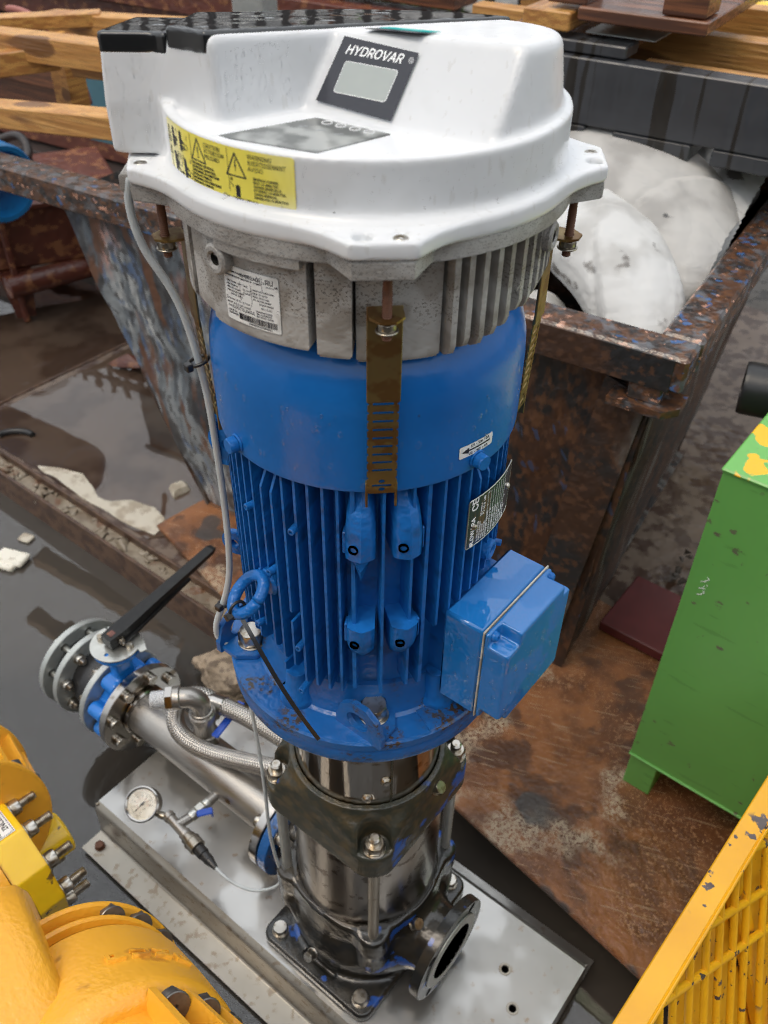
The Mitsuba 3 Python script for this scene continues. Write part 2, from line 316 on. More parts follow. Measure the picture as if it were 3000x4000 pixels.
rings = [(x, y, s) for x, y, s in zip(np.r_[rng.uniform(-1.7, -1.0, 14), rng.uniform(-1.3, .0, 12)], np.r_[rng.uniform(1.7, 2.4, 14), rng.uniform(-.4, 1.9, 12)], np.r_[rng.uniform(.03, .07, 14), rng.uniform(.012, .035, 12)])]
def ripples(p, n, uv):
    h = noise(p.x * 9, p.y * 9, 0) * .00045 + noise(p.x * 30, p.y * 30, 3) * .00008
    for x, y, s in rings:
        r = dr.sqrt(dr.square(p.x - x) + dr.square(p.y - y)); h += .00034 * dr.sin(r * 520) * dr.exp(-dr.square((r - s * .6) / (s * .45)))
    return h
scene['mat_water'] = {'type': 'bumpmap', 'arbitrary': proc(ripples, .001), 'scale': 1.0, 'bsdf': {'type': 'plastic', 'int_ior': 1.65, 'nonlinear': False,
    'diffuse_reflectance': proc(lambda p, n, uv: mix((.030, .027, .024), (.052, .045, .038), smoothstep(.35, .65, fbm(p.x * 2.2, p.y * 2.2, 0, 4))))}}
scene['mat_deck_water'] = {'type': 'bumpmap', 'arbitrary': proc(ripples, .001), 'scale': 1.0, 'bsdf': {'type': 'plastic', 'int_ior': 1.65, 'nonlinear': False,
    'diffuse_reflectance': proc(lambda p, n, uv: mix((.080, .055, .040), (.048, .030, .021), smoothstep(.38, .62, fbm(p.x * 6, p.y * 6, 0, 4))))}}
def skipcol(p, n, uv):
    u, v = p.x * SD[0] + p.y * SD[1], p.z
    w = fbm(u * 5, p.y * 2, v * 3, 4) - .5
    q, r = u + v * .18 + w * .10, v + w * .16
    s = fbm(q * 17, r * 5.5, 1, 5); t = fbm(q * 60, r * 20, 4, 3); g = fbm(u * 130, v * 60, 2, 3)
    k = mix((.085, .10, .115), (.24, .26, .27), smoothstep(.34, .66, .6 * s + .4 * t))
    k = mix(k, (.44, .45, .44), smoothstep(.52, .66, fbm(q * 13 + 17, r * 4, 7, 5)) * smoothstep(.30, .62, t))
    k = mix(k, (.06, .11, .22), smoothstep(.58, .74, fbm(q * 38, r * 16, 9, 4)) * .7)
    k = mix(k, (.52, .28, .23), smoothstep(.60, .70, fbm(q * 9 + 31, r * 2.4, 6, 4)) * (.3 + .7 * smoothstep(.35, .6, g)))
    k = mix(k, (.05, .047, .046), smoothstep(.46, .72, fbm(q * 90, r * 40, 6, 3)) * .8)
    k = mix(k, (.035, .033, .034), smoothstep(.52, .66, fbm(q * 15 + 13, r * 7, 8, 5)) * .85)
    k = mix(k, (.125, .055, .028), smoothstep(.55, .68, fbm(q * 22 + 3, r * 8, 3, 5)) * .9)
    z = smoothstep(-.10, .14, p.x + w * .5)
    d_ = mix(mix((.050, .022, .012), (.016, .015, .016), smoothstep(.34, .66, fbm(q * 30, r * 16, 1, 5))), (.105, .047, .022), smoothstep(.44, .76, fbm(u * 80, v * 50, 5, 4)) * .8)
    return mix(k, mix(d_, (.03, .06, .13), smoothstep(.68, .76, t) * .6), z)
P('mat_skip', skipcol, lambda p, n, uv: .16 + .34 * F(p, 30, 3), bump=lambda p, n, uv: F(p, 50, 4) * .004)
def skipdark(p, n, uv):
    h = p.x * N1[0] + p.y * N1[1]; a = fbm(h * 20 + p.z * 4, p.z * 9, p.x * 3, 5)
    k = mix((.045, .021, .012), (.016, .016, .017), smoothstep(.40, .62, a)); k = mix(k, (.09, .042, .022), smoothstep(.50, .70, F(p, 70, 4)) * .8)
    return mix(k, (.14, .13, .118), smoothstep(.58, .74, fbm(h * 40, p.z * 5, 3, 5)) * .7)
P('mat_skip_rust', skipdark, lambda p, n, uv: .35 + .3 * F(p, 40, 2), bump=lambda p, n, uv: F(p, 60, 4) * .004)
def rimcol(p, n, uv):
    k = mix((.080, .036, .019), (.026, .022, .021), smoothstep(.34, .66, F(p, 58, 5)))
    k = mix(k, (.12, .13, .145), smoothstep(.50, .70, F(p, 40, 5, 3)) * .7)
    k = mix(k, (.035, .11, .27), smoothstep(.68, .74, F(p, 46, 4, 9)) * .8); k = mix(k, (.42, .22, .15), smoothstep(.66, .72, F(p, 70, 4, 15)))
    return mix(k, (.13, .055, .022), smoothstep(.50, .70, F(p, 80, 4, 21)) * .8)
P('mat_rim', rimcol, lambda p, n, uv: .06 + .3 * F(p, 26, 3, 2), coat=1.0, bump=lambda p, n, uv: F(p, 70, 4) * .004)
def wood(p, d, light, dark):
    q = p.x * d[0] + p.y * d[1]; r = -p.x * d[1] + p.y * d[0]
    g = fbm(q * 5, r * 46 + noise(q * 4, r * 5, p.z * 5) * 4, p.z * 120, 4); k = fbm(q * 22, r * 200, p.z * 420, 2)
    kn = smoothstep(.75, .82, noise(q * 7, r * 18 + 4, p.z * 18))
    return mix(mix(mix(light, dark, smoothstep(.35, .65, g)), [c * .5 for c in light], smoothstep(.48, .8, k) * .6), (.10, .04, .015), kn * .8)
P('mat_wood', lambda p, n, uv: wood(p, SD, (.50, .26, .075), (.40, .185, .05)), lambda p, n, uv: .22 + .3 * F(p, 40, 2), coat=.25, bump=lambda p, n, uv: fbm((p.x * SD[0] + p.y * SD[1]) * 12, p.z * 220, 0, 3) * .0016)
P('mat_wood_cross', lambda p, n, uv: wood(p, (-SD[1], SD[0]), (.50, .26, .075), (.33, .14, .04)), .32, coat=.2)
P('mat_wood_dark', lambda p, n, uv: wood(p, SD, (.17, .065, .03), (.06, .025, .016)), .3, coat=.3)
P('mat_wood_brown', lambda p, n, uv: wood(p, SD, (.22, .10, .035), (.10, .045, .02)), .3, coat=.4)
def blackwood(p, n, uv):
    u = p.x * SD[0] + p.y * SD[1]; s = smoothstep(.58, .63, fbm(u * 46, p.z * 3.0, p.y, 3))
    return mix(mix((.030, .032, .037), (.045, .048, .055), fbm(u * 9, p.z * 30, 1, 3)), (.014, .012, .010), s)
P('mat_black_wood', blackwood, lambda p, n, uv: .2 + .2 * F(p, 20, 2), coat=.4, bump=lambda p, n, uv: fbm((p.x * SD[0] + p.y * SD[1]) * 40, p.z * 9, 0, 3) * .002)
def weave(p): return .5 + .25 * (dr.sin(p.x * 1500 + p.z * 500) + dr.sin(p.y * 1500 - p.z * 700))
P('mat_sack', lambda p, n, uv: mix(mix((.52, .52, .51), (.40, .395, .38), smoothstep(.42, .66, F(p, 12, 4))), (.16, .15, .14), smoothstep(.70, .78, F(p, 16, 4, 8))), .6, sheen=.3,
  bump=lambda p, n, uv: weave(p) * .0004 + F(p, 26, 4) * .006)
P('mat_sack_grey', lambda p, n, uv: mix(mix((.44, .43, .41), (.31, .30, .285), smoothstep(.42, .66, F(p, 10, 4))), (.06, .06, .06), smoothstep(.73, .78, F(p, 13, 4, 3))), .6, sheen=.3,
  bump=lambda p, n, uv: weave(p) * .0005 + F(p, 22, 4) * .007)
def greencol(p, n, uv):
    c = smoothstep(.70, .76, F(p, 58, 5, 2)) * smoothstep(.45, .55, F(p, 5, 3, 6)); s = smoothstep(.70, .76, fbm(p.x * 12, p.y * 12, p.z * 60, 4))
    k = mix(mix((.12, .36, .075), (.15, .42, .095), F(p, 5, 3)), (.12, .09, .075), c * .85); k = mix(k, (.07, .22, .045), s * .35)
    return k
P('mat_green', greencol, lambda p, n, uv: .24 + .2 * F(p, 9, 2), coat=.3)
P('mat_green_top', lambda p, n, uv: mix(greencol(p, n, uv), (.75, .42, .01), smoothstep(.50, .52, fbm(p.x * 17 + 2, p.y * 17, 0, 4))), .25, coat=.3)
P('mat_orange', lambda p, n, uv: mix(mix((.76, .37, .028), (.70, .32, .020), F(p, 8, 3)), (.30, .10, .02), smoothstep(.70, .78, F(p, 22, 4, 4)) * .6), lambda p, n, uv: .26 + .16 * F(p, 30, 2), coat=.25,
  bump=lambda p, n, uv: F(p, 240, 3) * .0012 + F(p, 40, 2) * .0003)
P('mat_yellow', lambda p, n, uv: mix(mix((.78, .52, .008), (.72, .44, .008), F(p, 12, 3)), (.16, .09, .02), smoothstep(.70, .76, F(p, 44, 4, 4))), .22, coat=.4, bump=lambda p, n, uv: F(p, 60, 3) * .001)
def cagecol(p, n, uv):
    c = smoothstep(.67, .70, F(p, 62, 4, 9)) * smoothstep(.42, .5, F(p, 9, 3, 2)); return mix(mix((.74, .39, .008), (.60, .27, .008), F(p, 14, 4)), mix((.045, .02, .012), (.10, .08, .08), F(p, 70)), c)
P('mat_cage', cagecol, .25, coat=.35, bump=lambda p, n, uv: F(p, 50, 3) * .0015)
P('mat_concrete', lambda p, n, uv: mix((.36, .28, .20), (.16, .12, .085), smoothstep(.4, .66, F(p, 60, 4))), .7, bump=lambda p, n, uv: F(p, 110, 3) * .006)
P('mat_rubble', lambda p, n, uv: mix((.085, .065, .05), (.03, .024, .02), F(p, 60, 3)), .6, bump=lambda p, n, uv: F(p, 90, 4) * .008)
P('mat_red_rust', lambda p, n, uv: mix(mix((.13, .035, .022), (.07, .022, .014), F(p, 14, 4)), (.22, .09, .04), smoothstep(.52, .7, F(p, 30, 3, 5))), .3, coat=.3, bump=lambda p, n, uv: F(p, 40, 3) * .004)
P('mat_red_board', lambda p, n, uv: mix((.13, .02, .022), (.07, .012, .012), F(p, 20, 4)), .4)
P('mat_bright_blue', lambda p, n, uv: mix((.012, .17, .42), (.01, .10, .28), smoothstep(.6, .7, F(p, 20, 3))), .25, coat=.4)
P('mat_teal_paint', lambda p, n, uv: mix((.07, .17, .21), (.05, .035, .03), smoothstep(.6, .68, F(p, 14, 4))), .4)
P('mat_dark_metal', lambda p, n, uv: mix((.02, .02, .021), (.05, .035, .03), F(p, 20, 3)), .35, .2)
P('mat_red_hose', (.30, .10, .08), .4)
scene['mat_leaf'] = {'type': 'twosided', 'bsdf': {'type': 'diffuse', 'reflectance': {'type': 'rgb', 'value': [.07, .11, .035]}}}

# ================================================================== the setting
ZG, ZW, ZD = -.90, -.886, -.792        # ground, standing water, top of the steel deck
def grid_sheet(x0, x1, y0, y1, z): return trimesh.Trimesh([(x0, y0, z), (x1, y0, z), (x1, y1, z), (x0, y1, z)], [(0, 1, 2), (0, 2, 3)], process=False)
struct('wet_ground', grid_sheet(-40, 40, -40, 40, ZG), 'mat_ground')
def blob(pts, amp, seed, n=260):
    p = np.array(pts + pts[:1], float); s = np.linspace(0, 1, len(p)); t = np.linspace(0, 1, n, endpoint=False)
    q = np.stack([np.interp(t, s, p[:, 0]), np.interp(t, s, p[:, 1])], 1)
    q += (meshkit.fbm(np.stack([q[:, 0] * 5, q[:, 1] * 5, q[:, 0] * 0 + seed], 1), 4)[:, None] - .5) * amp * np.stack([np.cos(t * 40), np.sin(t * 37)], 1)
    return Polygon(q).buffer(0)
struct('puddle_water', prism(blob([(-3.4, -2.6), (2.6, -2.6), (2.6, .6), (.6, 1.0), (-.2, 1.6), (-.9, 2.3), (-1.2, 2.75), (-2.6, 2.9), (-3.6, 1.6)], .3, 3), .004, ZW - .004), 'mat_water')
# steel deck behind the skid: plate, upturned edge channel, loose rust plate
DX = -2.05
dk = FE
struct('steel_deck', tf(cbox(DX, 2.4, .415, 2.9, ZD - .012, ZD, .002), dk), 'mat_deck', smooth=20)
ch = [part('steel_deck', 'edge_channel', cbox(DX, 2.4, .352, .410, ZD - .055, ZD - .022, .001), 'mat_mud', dk, smooth=20)]
part('steel_deck', 'channel_flange', cbox(DX, 2.4, .345, .354, ZD - .10, ZD + .004, .002), 'mat_channel', dk, smooth=20)
part('steel_deck', 'channel_flange', cbox(DX, 2.4, .408, .416, ZD - .10, ZD + .005, .002), 'mat_channel', dk, smooth=20)
part('steel_deck', 'end_beam', cbox(DX - .012, DX, .345, 2.9, ZD - .10, ZD + .004, .002), 'mat_channel', dk, smooth=20)
ga = rng.uniform(0, 1, (110, 2)); gm = []
for u, v in ga:
    s = rng.uniform(.003, .012); b = hull(rng.normal(0, 1, (9, 3)) * s * (1.2, 1, .5))
    b.vertices += (DX + .1 + 2.0 * u, .358 + .048 * v, ZD - .021); gm.append(b)
part('steel_deck', 'channel_dirt', gm, 'mat_mud', dk, smooth=True, kind='stuff')
struct('deck_puddle', tf(prism(blob([(-2.02, .425), (-1.55, .428), (-1.14, .43), (-1.05, .56), (-.98, .9), (-.86, 1.3), (-1.2, 1.9), (-2.02, 1.9)], .03, 5), .0025, ZD), dk), 'mat_deck_water')
whole('pale_silt_patch', prism(blob([(-1.66, .439), (-1.57, .481), (-1.522, .501), (-1.464, .481), (-1.395, .462), (-1.35, .471), (-1.302, .511), (-1.231, .532), (-1.17, .519), (-1.143, .49), (-1.137, .452), (-1.262, .436), (-1.403, .432), (-1.533, .432), (-1.614, .43)], .02, 8), .004, ZD + .0005), 'mat_silt',
      'pale dried silt patch at the edge of the deck puddle, beside the rusty channel', 'silt', dk)
struct('muddy_puddle', tf(prism(blob([(-2.07, .3), (-2.07, 2.6), (-2.5, 2.7), (-3.2, 1.9), (-3.3, 1.0), (-3.0, .4)], .12, 9), .003, ZW + .001), dk), 'mat_deck_water')
# loose rusty plate: its front edge runs a little askew of the channel
pa = Polygon([(-1.155, .478), (-.82, .405), (.02, .281), (.45, .214), (.9, .14), (1.1, .9), (.2, 1.0), (-.95, 1.02), (-1.14, .63)])
whole('rusty_steel_plate', bprism(pa, .014, .003), 'mat_rust_plate', 'large loose rusty steel plate lying beside the pump skid, under the skip', 'steel plate', FE @ frame((0, 0, ZD + .002), (1, 0, 0)), smooth=20)
# rubble in the dark gap between the skip and the green cabinet
rb = []
for k in range(420):
    s = rng.uniform(.004, .012); b = hull(rng.normal(0, 1, (9, 3)) * s * .75)
    b.vertices += (rng.uniform(.05, .5), rng.uniform(1.05, 1.9), ZD + .016 + rng.uniform(0, .008)); rb.append(b)
k = whole('gravel', rb, 'mat_rubble', 'dark gravel and dirt in the gap beside the waste skip', 'gravel', dk, smooth=False); labels[k]['kind'] = 'stuff'
whole('red_board', cbox(.0, .30, .905, 1.115, ZD + .02, ZD + .05, .003), 'mat_red_board', 'dark red painted board lying on the gravel behind the green cabinet', 'board', dk)
whole('flat_stone', hull(np.array([(-.03, -.025, 0), (.03, -.02, 0), (.035, .02, 0), (-.02, .028, 0), (-.02, -.015, .02), (.022, -.012, .018), (.02, .015, .02), (-.012, .018, .02)])),
      'mat_silt', 'small pale stone lying in the deck puddle by the skip', 'stone', frame((-.56, 1.27, ZD + .002), (.8, .6, 0)))

def rock(seed, sx, sy, sz, h, rough=.35):
    def f(X, Y, Z):
        X, Y, Z = np.broadcast_arrays(X, Y, Z); q = np.stack([X, Y, Z], -1)
        return np.sqrt((X / sx) ** 2 + (Y / sy) ** 2 + (Z / sz) ** 2) - 1 - (meshkit.fbm(q / max(sx, sy, sz) * 1.6 + 5, 5, seed) - .5) * rough * 3
    return nets(f, (-1.7 * sx, -1.7 * sy, -1.7 * sz), (1.7 * sx, 1.7 * sy, 1.7 * sz), h)
whole('concrete_chunk', rock(4, .085, .06, .05, .005), 'mat_concrete', 'broken lump of concrete on the wet ground behind the braided hoses', 'concrete lump', frame(tuple(local(FE, (-.655, .262, -.85))), (.8, -.5, 0)), smooth=True)

# litter floating by the channel
lt = thing('litter', 'torn pale yellow scrap of foam floating in the puddle beside the channel', 'litter')
part(lt, 'scrap', [cbox(-.05, .045, -.03, .03, 0, .016, .004), cbox(-.03, .06, -.012, .04, .004, .02, .004)], 'mat_dial', frame((-1.03, 1.06, ZW), (.9, -.3, 0)))
part(lt, 'second_scrap', cbox(-.02, .02, -.016, .016, 0, .010, .003), 'mat_silt', frame((-1.0, 1.16, ZW), (.7, -.3, 0)))

# ================================================================== the pump skid (stainless box, bent lips)
sk = thing('pump_skid', 'stainless steel folded base tray under the vertical pump', 'pump base')
ZS = -.775
prof = [(-.232, -.873), (-.232, -.868), (-.187, -.868), (-.181, -.862), (-.179, -.793), (-.175, -.782), (-.166, ZS)]
X0, X1 = -.575, .365
def bend(sg):
    p = [(sg * a, b) for a, b in prof]
    q = p + [(a + (.003 if a < 0 else -.003), b - .003) for a, b in reversed(p)]
    pl = Polygon(q).buffer(0); m = trimesh.creation.extrude_polygon(pl if pl.geom_type == 'Polygon' else max(pl.geoms, key=lambda g: g.area), X1 - X0, engine='earcut')
    v = m.vertices.copy(); m.vertices = np.stack([X0 + v[:, 2], v[:, 0], v[:, 1]], 1); m.fix_normals(); return m
top = Polygon([(X0, -.166), (X1, -.166), (X1, .166), (X0, .166)])
holes = [(.255, .075), (.30, .028), (.255, -.075), (.02, -.172 + .02)]
for hx, hy in holes[:3]: top = top.difference(Point(hx, hy).buffer(.0065))
part(sk, 'top_plate', prism(top, .003, ZS - .003), 'mat_skid', FE, smooth=20)
for sg in (1, -1): part(sk, 'side_lip', bend(sg), 'mat_lip' if sg == 1 else 'mat_skid', FE, smooth=50)
part(sk, 'end_wall', cbox(X0, X0 + .003, -.176, .176, -.865, ZS - .004, .001), 'mat_skid', FE)
part(sk, 'end_wall', cbox(X1 - .003, X1, -.176, .176, -.865, ZS - .004, .001), 'mat_skid', FE)
for hx, hy in holes[:2]: part(sk, 'hole_rim', ring(.0068, .011, ZS, ZS + .0012, .0004, 32), 'mat_lip', FE @ frame((hx, hy, 0), (1, 0, 0)), label='slightly raised rim of a drilled hole')
part(sk, 'anchor_bolt', bolt(.017, .008), 'mat_rust_rod', FE @ frame((X0 + .028, -.207, -.868), (1, .3, 0)), label='rusty anchor bolt at the corner of the lip')
part(sk, 'corner_weld', [at(trimesh.creation.icosphere(1, .004), X0 + .002, -.172, ZS - .004 - .006 * k) for k in range(3)], 'mat_bolt', FE, smooth=True)

# ================================================================== the vertical pump
pu = thing('vertical_pump', 'vertical multistage pump with steel sleeve and dark worn casting, on the stainless tray', 'pump')
TR = [(s * .093, t * .098) for s in (1, -1) for t in (1, -1)]
# lantern guard
part(pu, 'coupling_guard', lathe([(.1015, -.262), (.1050, -.262), (.1055, -.255), (.1055, -.045), (.1015, -.045)], 96), 'mat_polished', label='polished steel coupling guard sheet')
part(pu, 'guard_seam', cat(*[warp(cbox(-.0016, .0016, -.21, 0, 0, .0016, .0005), cylmap(.1056, -72, -.05))]), 'mat_collar')
gs = part(pu, 'guard_screw', tf(lathe([(0, 0), (.0075, 0), (.0075, .0015), (.005, .0045), (0, .005)], 20), zframe(pol(.1055, -76.5, -.185), radial(-76.5))), 'mat_bolt')
part(pu, 'guard_screw', tf(lathe([(0, 0), (.008, 0), (.008, .0015), (.005, .0045), (0, .005)], 20), zframe(pol(.1055, -90, -.222), radial(-90))), 'mat_bolt')
part(pu, 'lantern', [ring(.085, .163, -.05, -.036, .003), lathe([(.05, -.30), (.092, -.30), (.090, -.06), (.05, -.06)], 48)], 'mat_dark_cast')
# collar with four ears
def collar_f(X, Y, Z):
    x = X * E1[0] + Y * E1[1]; y = X * E2[0] + Y * E2[1]; r = np.sqrt(X * X + Y * Y)
    qx, qy = np.abs(x) - .078, np.abs(y) - .083
    sq = np.sqrt(np.maximum(qx, 0) ** 2 + np.maximum(qy, 0) ** 2) + np.minimum(np.maximum(qx, qy), 0) - .036
    slope = (r - .113) * .75 + (Z + .245) * .66
    body = smax(smax(sq, -.352 - Z, .006), slope, .008)
    cone = smax(body, r - .150, .006)
    d = smin(cone, smax(smax(sq, -.350 - Z, .004), Z + .306, .005), .012)
    for sx, sy in TR:
        w = np.sqrt((x - sx) ** 2 + (y - sy) ** 2)
        d = smax(d, -smax(w - .0235, -.302 - Z, .004), .004)
    lip = np.maximum(np.abs(r - .1105) - .004, np.abs(Z + .252) - .014)
    d = smin(d, lip, .008)
    return np.maximum(d, .1062 - r)
part(pu, 'top_collar', nets(collar_f, (-.185, -.185, -.36), (.185, .185, -.232), .0026), 'mat_collar', smooth=True)
part(pu, 'air_screw', tf(bolt(.018, .010), zframe(np.array([.098, -.060, -.268]), (.62, -.38, .69))), 'mat_bolt')
part(pu, 'stage_sleeve', lathe([(.110, -.585), (.1175, -.585), (.1175, -.345), (.110, -.345)], 110), 'mat_sleeve')
part(pu, 'sleeve_band', ring(.117, .1205, -.575, -.566, .001, 96), 'mat_dark_cast')
for sx, sy in TR:
    o = local(FE, (sx, sy, 0))
    part(pu, 'tie_rod', at(rod(.0085, -.575, -.305, .001, 20), o[0], o[1]), 'mat_lip' if sx * sy < 0 else 'mat_galv')
    part(pu, 'tie_nut', at(cat(bolt(.026, .014), rod(.0085, .006, .031, .0025, 20)), o[0], o[1], -.3015), 'mat_bolt')
# lower casting
def base_f(X, Y, Z):
    x = X * E1[0] + Y * E1[1]; y = X * E2[0] + Y * E2[1]; r = np.sqrt(X * X + Y * Y)
    qx, qy = np.abs(x) - .078, np.abs(y) - .083
    sq = np.sqrt(np.maximum(qx, 0) ** 2 + np.maximum(qy, 0) ** 2) + np.minimum(np.maximum(qx, qy), 0) - .030
    ears = smax(smax(sq, Z + .572, .004), -.606 - Z, .004)
    drum = smax(smax(r - .124, Z + .569, .004), -.76 - Z, .004)
    d = smin(ears, drum, .022)
    for sx, sy in TR:
        w = np.sqrt((x - sx * .98) ** 2 + (y - sy * .98) ** 2); d = smin(d, smax(w - .020, np.abs(Z + .62) - .05, .006), .02)
    qx, qy = np.abs(x) - .098, np.abs(y) - .134
    ft = np.sqrt(np.maximum(qx, 0) ** 2 + np.maximum(qy, 0) ** 2) + np.minimum(np.maximum(qx, qy), 0) - .022
    foot = smax(ft, np.abs(Z + .763) - .012, .005)
    foot = smax(foot, -smax(np.abs(np.abs(y) - .128) - .006, smax(np.abs(x) - .035, -.757 - Z, .003), .004), .003)
    d = smin(d, foot, .012)
    pr = np.sqrt(y * y + (Z + .668) ** 2)
    port = smax(pr - .060, np.abs(x) - .172, .004)
    d = smin(d, port, .02)
    vol = np.sqrt((x / .15) ** 2 + (y / .13) ** 2 + ((Z + .69) / .09) ** 2) - 1
    d = smin(d, smax(vol * .09, -.775 - Z, .003), .02)
    d = np.maximum(d, np.where(Z > -.60, .118 - r, -1))
    return np.maximum(d, np.where(x > .06, .051 - pr, -1))
part(pu, 'pump_casing', nets(base_f, (-.21, -.21, -.78), (.21, .21, -.56), .0032), 'mat_dark_cast', smooth=True, label='dark wet cast pump casing with chipped blue paint')
def port_flange(R, Ri, t, nb, rb, rh, ph=0.0):
    p = Point(0, 0).buffer(R, quad_segs=24).difference(Point(0, 0).buffer(Ri, quad_segs=20))
    for k in range(nb):
        a = ph + 2 * np.pi * k / nb; p = p.difference(Point(rb * math.cos(a), rb * math.sin(a)).buffer(rh, quad_segs=5))
    return bprism(p, t, .0015)
def xfr(x, y=0.0, z=-.668, sg=1):      # local z along the skid's long axis
    return zframe(local(FE, (x, y, z)), E1 * sg, E2)
part(pu, 'outlet_flange', cat(port_flange(.093, .054, .018, 4, .0800, .0080, math.pi / 4)), 'mat_dark_cast', xfr(.163), label='open port flange facing forward')
part(pu, 'flange_face', ring(.0505, .0690, .018, .0215, .001), 'mat_galv', xfr(.163))
part(pu, 'port_bore', lathe([(.0505, -.10), (.0505, .0212)], 48), 'mat_dark_cast', xfr(.163))
part(pu, 'inlet_flange', port_flange(.0925, .03, .02, 4, .073, .0092, math.pi / 4), 'mat_blue_rust', xfr(-.183), label='blue painted flange bolted to the steel pipe')
for a in (45, 135, 225, 315):
    c = xfr(-.183) @ zframe((.073 * math.cos(math.radians(a)), .073 * math.sin(math.radians(a)), .02), (0, 0, 1))
    part(pu, 'flange_bolt', nutstud(.024, .013, .008, .034), 'mat_bolt', c)
part(pu, 'vent_plug', bolt(.018, .013), 'mat_bolt', zframe(local(FE, (.125, -.03, -.60)), E1 * .6 + np.array([0, 0, .8])))
part(pu, 'drain_plug', bolt(.017, .013), 'mat_bolt', zframe(local(FE, (-.005, -.140, -.700)), -E2 * .8 + np.array([0, 0, .5])))
for sx in (1, -1):
    for sy in (1, -1):
        part(pu, 'foot_bolt', bolt(.024, .013), 'mat_bolt', frame(tuple(local(FE, (sx * .093, sy * .1315, -.751))), (1, rng.uniform(-.5, .5), 0)))

# ================================================================== the motor
mo = thing('electric_motor', 'blue finned electric motor standing on the vertical pump', 'motor')
part(mo, 'fan_cover', lathe([(.1485, .350), (.1525, .350), (.153, .354), (.153, .424), (.1515, .444), (.1470, .460), (.139, .474), (.128, .484), (.11, .490), (.0, .492)], 120), 'mat_blue', label='smooth blue fan cover')
FC = mo + '__fan_cover'
for az in (-143, -49, 47, 137):
    part(FC, 'cover_bolt', bolt(.015, .009), 'mat_blue', zframe(pol(.1527, az, .361), radial(az), (0, .3, 1)))
al = part(FC, 'arrow_label', sheet(rrect(-.0215, -.0065, .0215, .0065, .0018), cylmap(.1533, -49.5, .3755)), 'mat_label_white', smooth=True, label='small white label with a black rotation arrow')
mp = cylmap(.1537, -49.5, .3755)
ar = unary_union([sbox(-.012, -.0008, .018, .0008), Polygon([(-.019, 0), (-.0105, .0032), (-.0105, -.0032)])])
part(FC, 'arrow_print', [sheet(ar, mp, .0002), warp(cat(text('U1 - W1 - V1', .0027, .002, -.0052, 1.0, True, w=0, center=True), text('V1 - W1 - U1', .0027, .004, .0052, 1.0, True, w=0, center=True, rot=math.pi)), mp)], 'mat_ink')
part(mo, 'frame_body', lathe([(.06, .040), (.118, .040), (.122, .05), (.122, .352), (.06, .352)], 90), 'mat_blue_cast')
def finpoly(z0, z1, r1=.1485, ch=0.0, r0=.115):
    p = Polygon([(r0, z0), (r1 - .004, z0), (r1, z0 + .005), (r1, z1 - ch), (r1 - ch * .5, z1), (r0, z1)]); return p
def rplate(poly, t, az, taper=.35):
    m = trimesh.creation.extrude_polygon(poly, t, engine='earcut'); v = m.vertices.copy(); rr = v[:, 0]
    k = 1 - taper * (rr - rr.min()) / (np.ptp(rr) + 1e-9)
    a = math.radians(az); y = (v[:, 2] - t / 2) * k
    m.vertices = np.stack([rr * math.cos(a) - y * math.sin(a), rr * math.sin(a) + y * math.cos(a), v[:, 1]], 1); m.invert(); return m
zb, zt = .055, .352
fins = [(-95.5, .062, zt, 0), (-101, zb, zt, 0), (-106.5, zb, zt, 0), (-112.2, zb, zt, 0), (-117.6, zb, zt, 0), (-123, .16, zt, 0), (-128.6, .08, .338, .018), (-134, .09, .338, .018), (-139.4, .11, zt, 0), (-145, .08, zt, 0),
        (-150.6, .08, zt, 0), (-156, .08, zt, 0), (-161.5, .08, zt, 0), (-167, .08, zt, 0), (-172.5, .08, zt, 0), (-178, .08, zt, 0),
        (-84.3, .058, zt, 0), (-73, .062, zt, 0), (-67, .06, zt, 0), (-60.5, .145, zt, 0), (-54.5, .155, zt, 0), (-48.5, .165, zt, 0), (-42.5, .17, .345, .02), (-37, .17, .345, .02), (-31, .18, zt, 0), (-25.5, .18, zt, 0),
        (-20, .18, zt, 0), (-14.5, .18, zt, 0), (-9, .18, zt, 0), (-3.5, .18, zt, 0), (2, .18, zt, 0), (8, .18, zt, 0)]
for az in np.arange(14, 176, 6): fins.append((az, zb, zt, 0))
fins += [(-123, .075, .15, 0), (-129, .058, .074, 0)]
for az, z0, z1, c in fins:
    part(mo, 'cooling_fin', rplate(finpoly(z0, z1, .1485 if az < -85 or az > -80 else .152, c), .0042 if az not in (-95.5, -67) else .006, az), 'mat_blue_cast', smooth=20)
def pad(az, up):
    f = frame((0, 0, 0), radial(az)); s = 1 if up else -1
    z = lambda k: (.270 + .082 * k) if up else (.172 - .070 * k)
    q = []
    for k in (0, .12, .3, .45, .58, .7, .8, .88, .94, .98):
        e = math.sqrt(max(0, 1 - (max(0, k - .30) / .70) ** 2)); y = .0142 * e ** .8; r = .122 + .034 * (1 - (max(0, k - .15) / .85) ** 2.2)
        for s in (1, -1): q += [(.118, s * y, k), (r - .002, s * y, k), (r + .002, s * y * .62, k)]
        q.append((r + .0055, .001, k))
    m = [hull([(r, y, z(k)) for r, y, k in q])]
    return tf(cat(m), f)
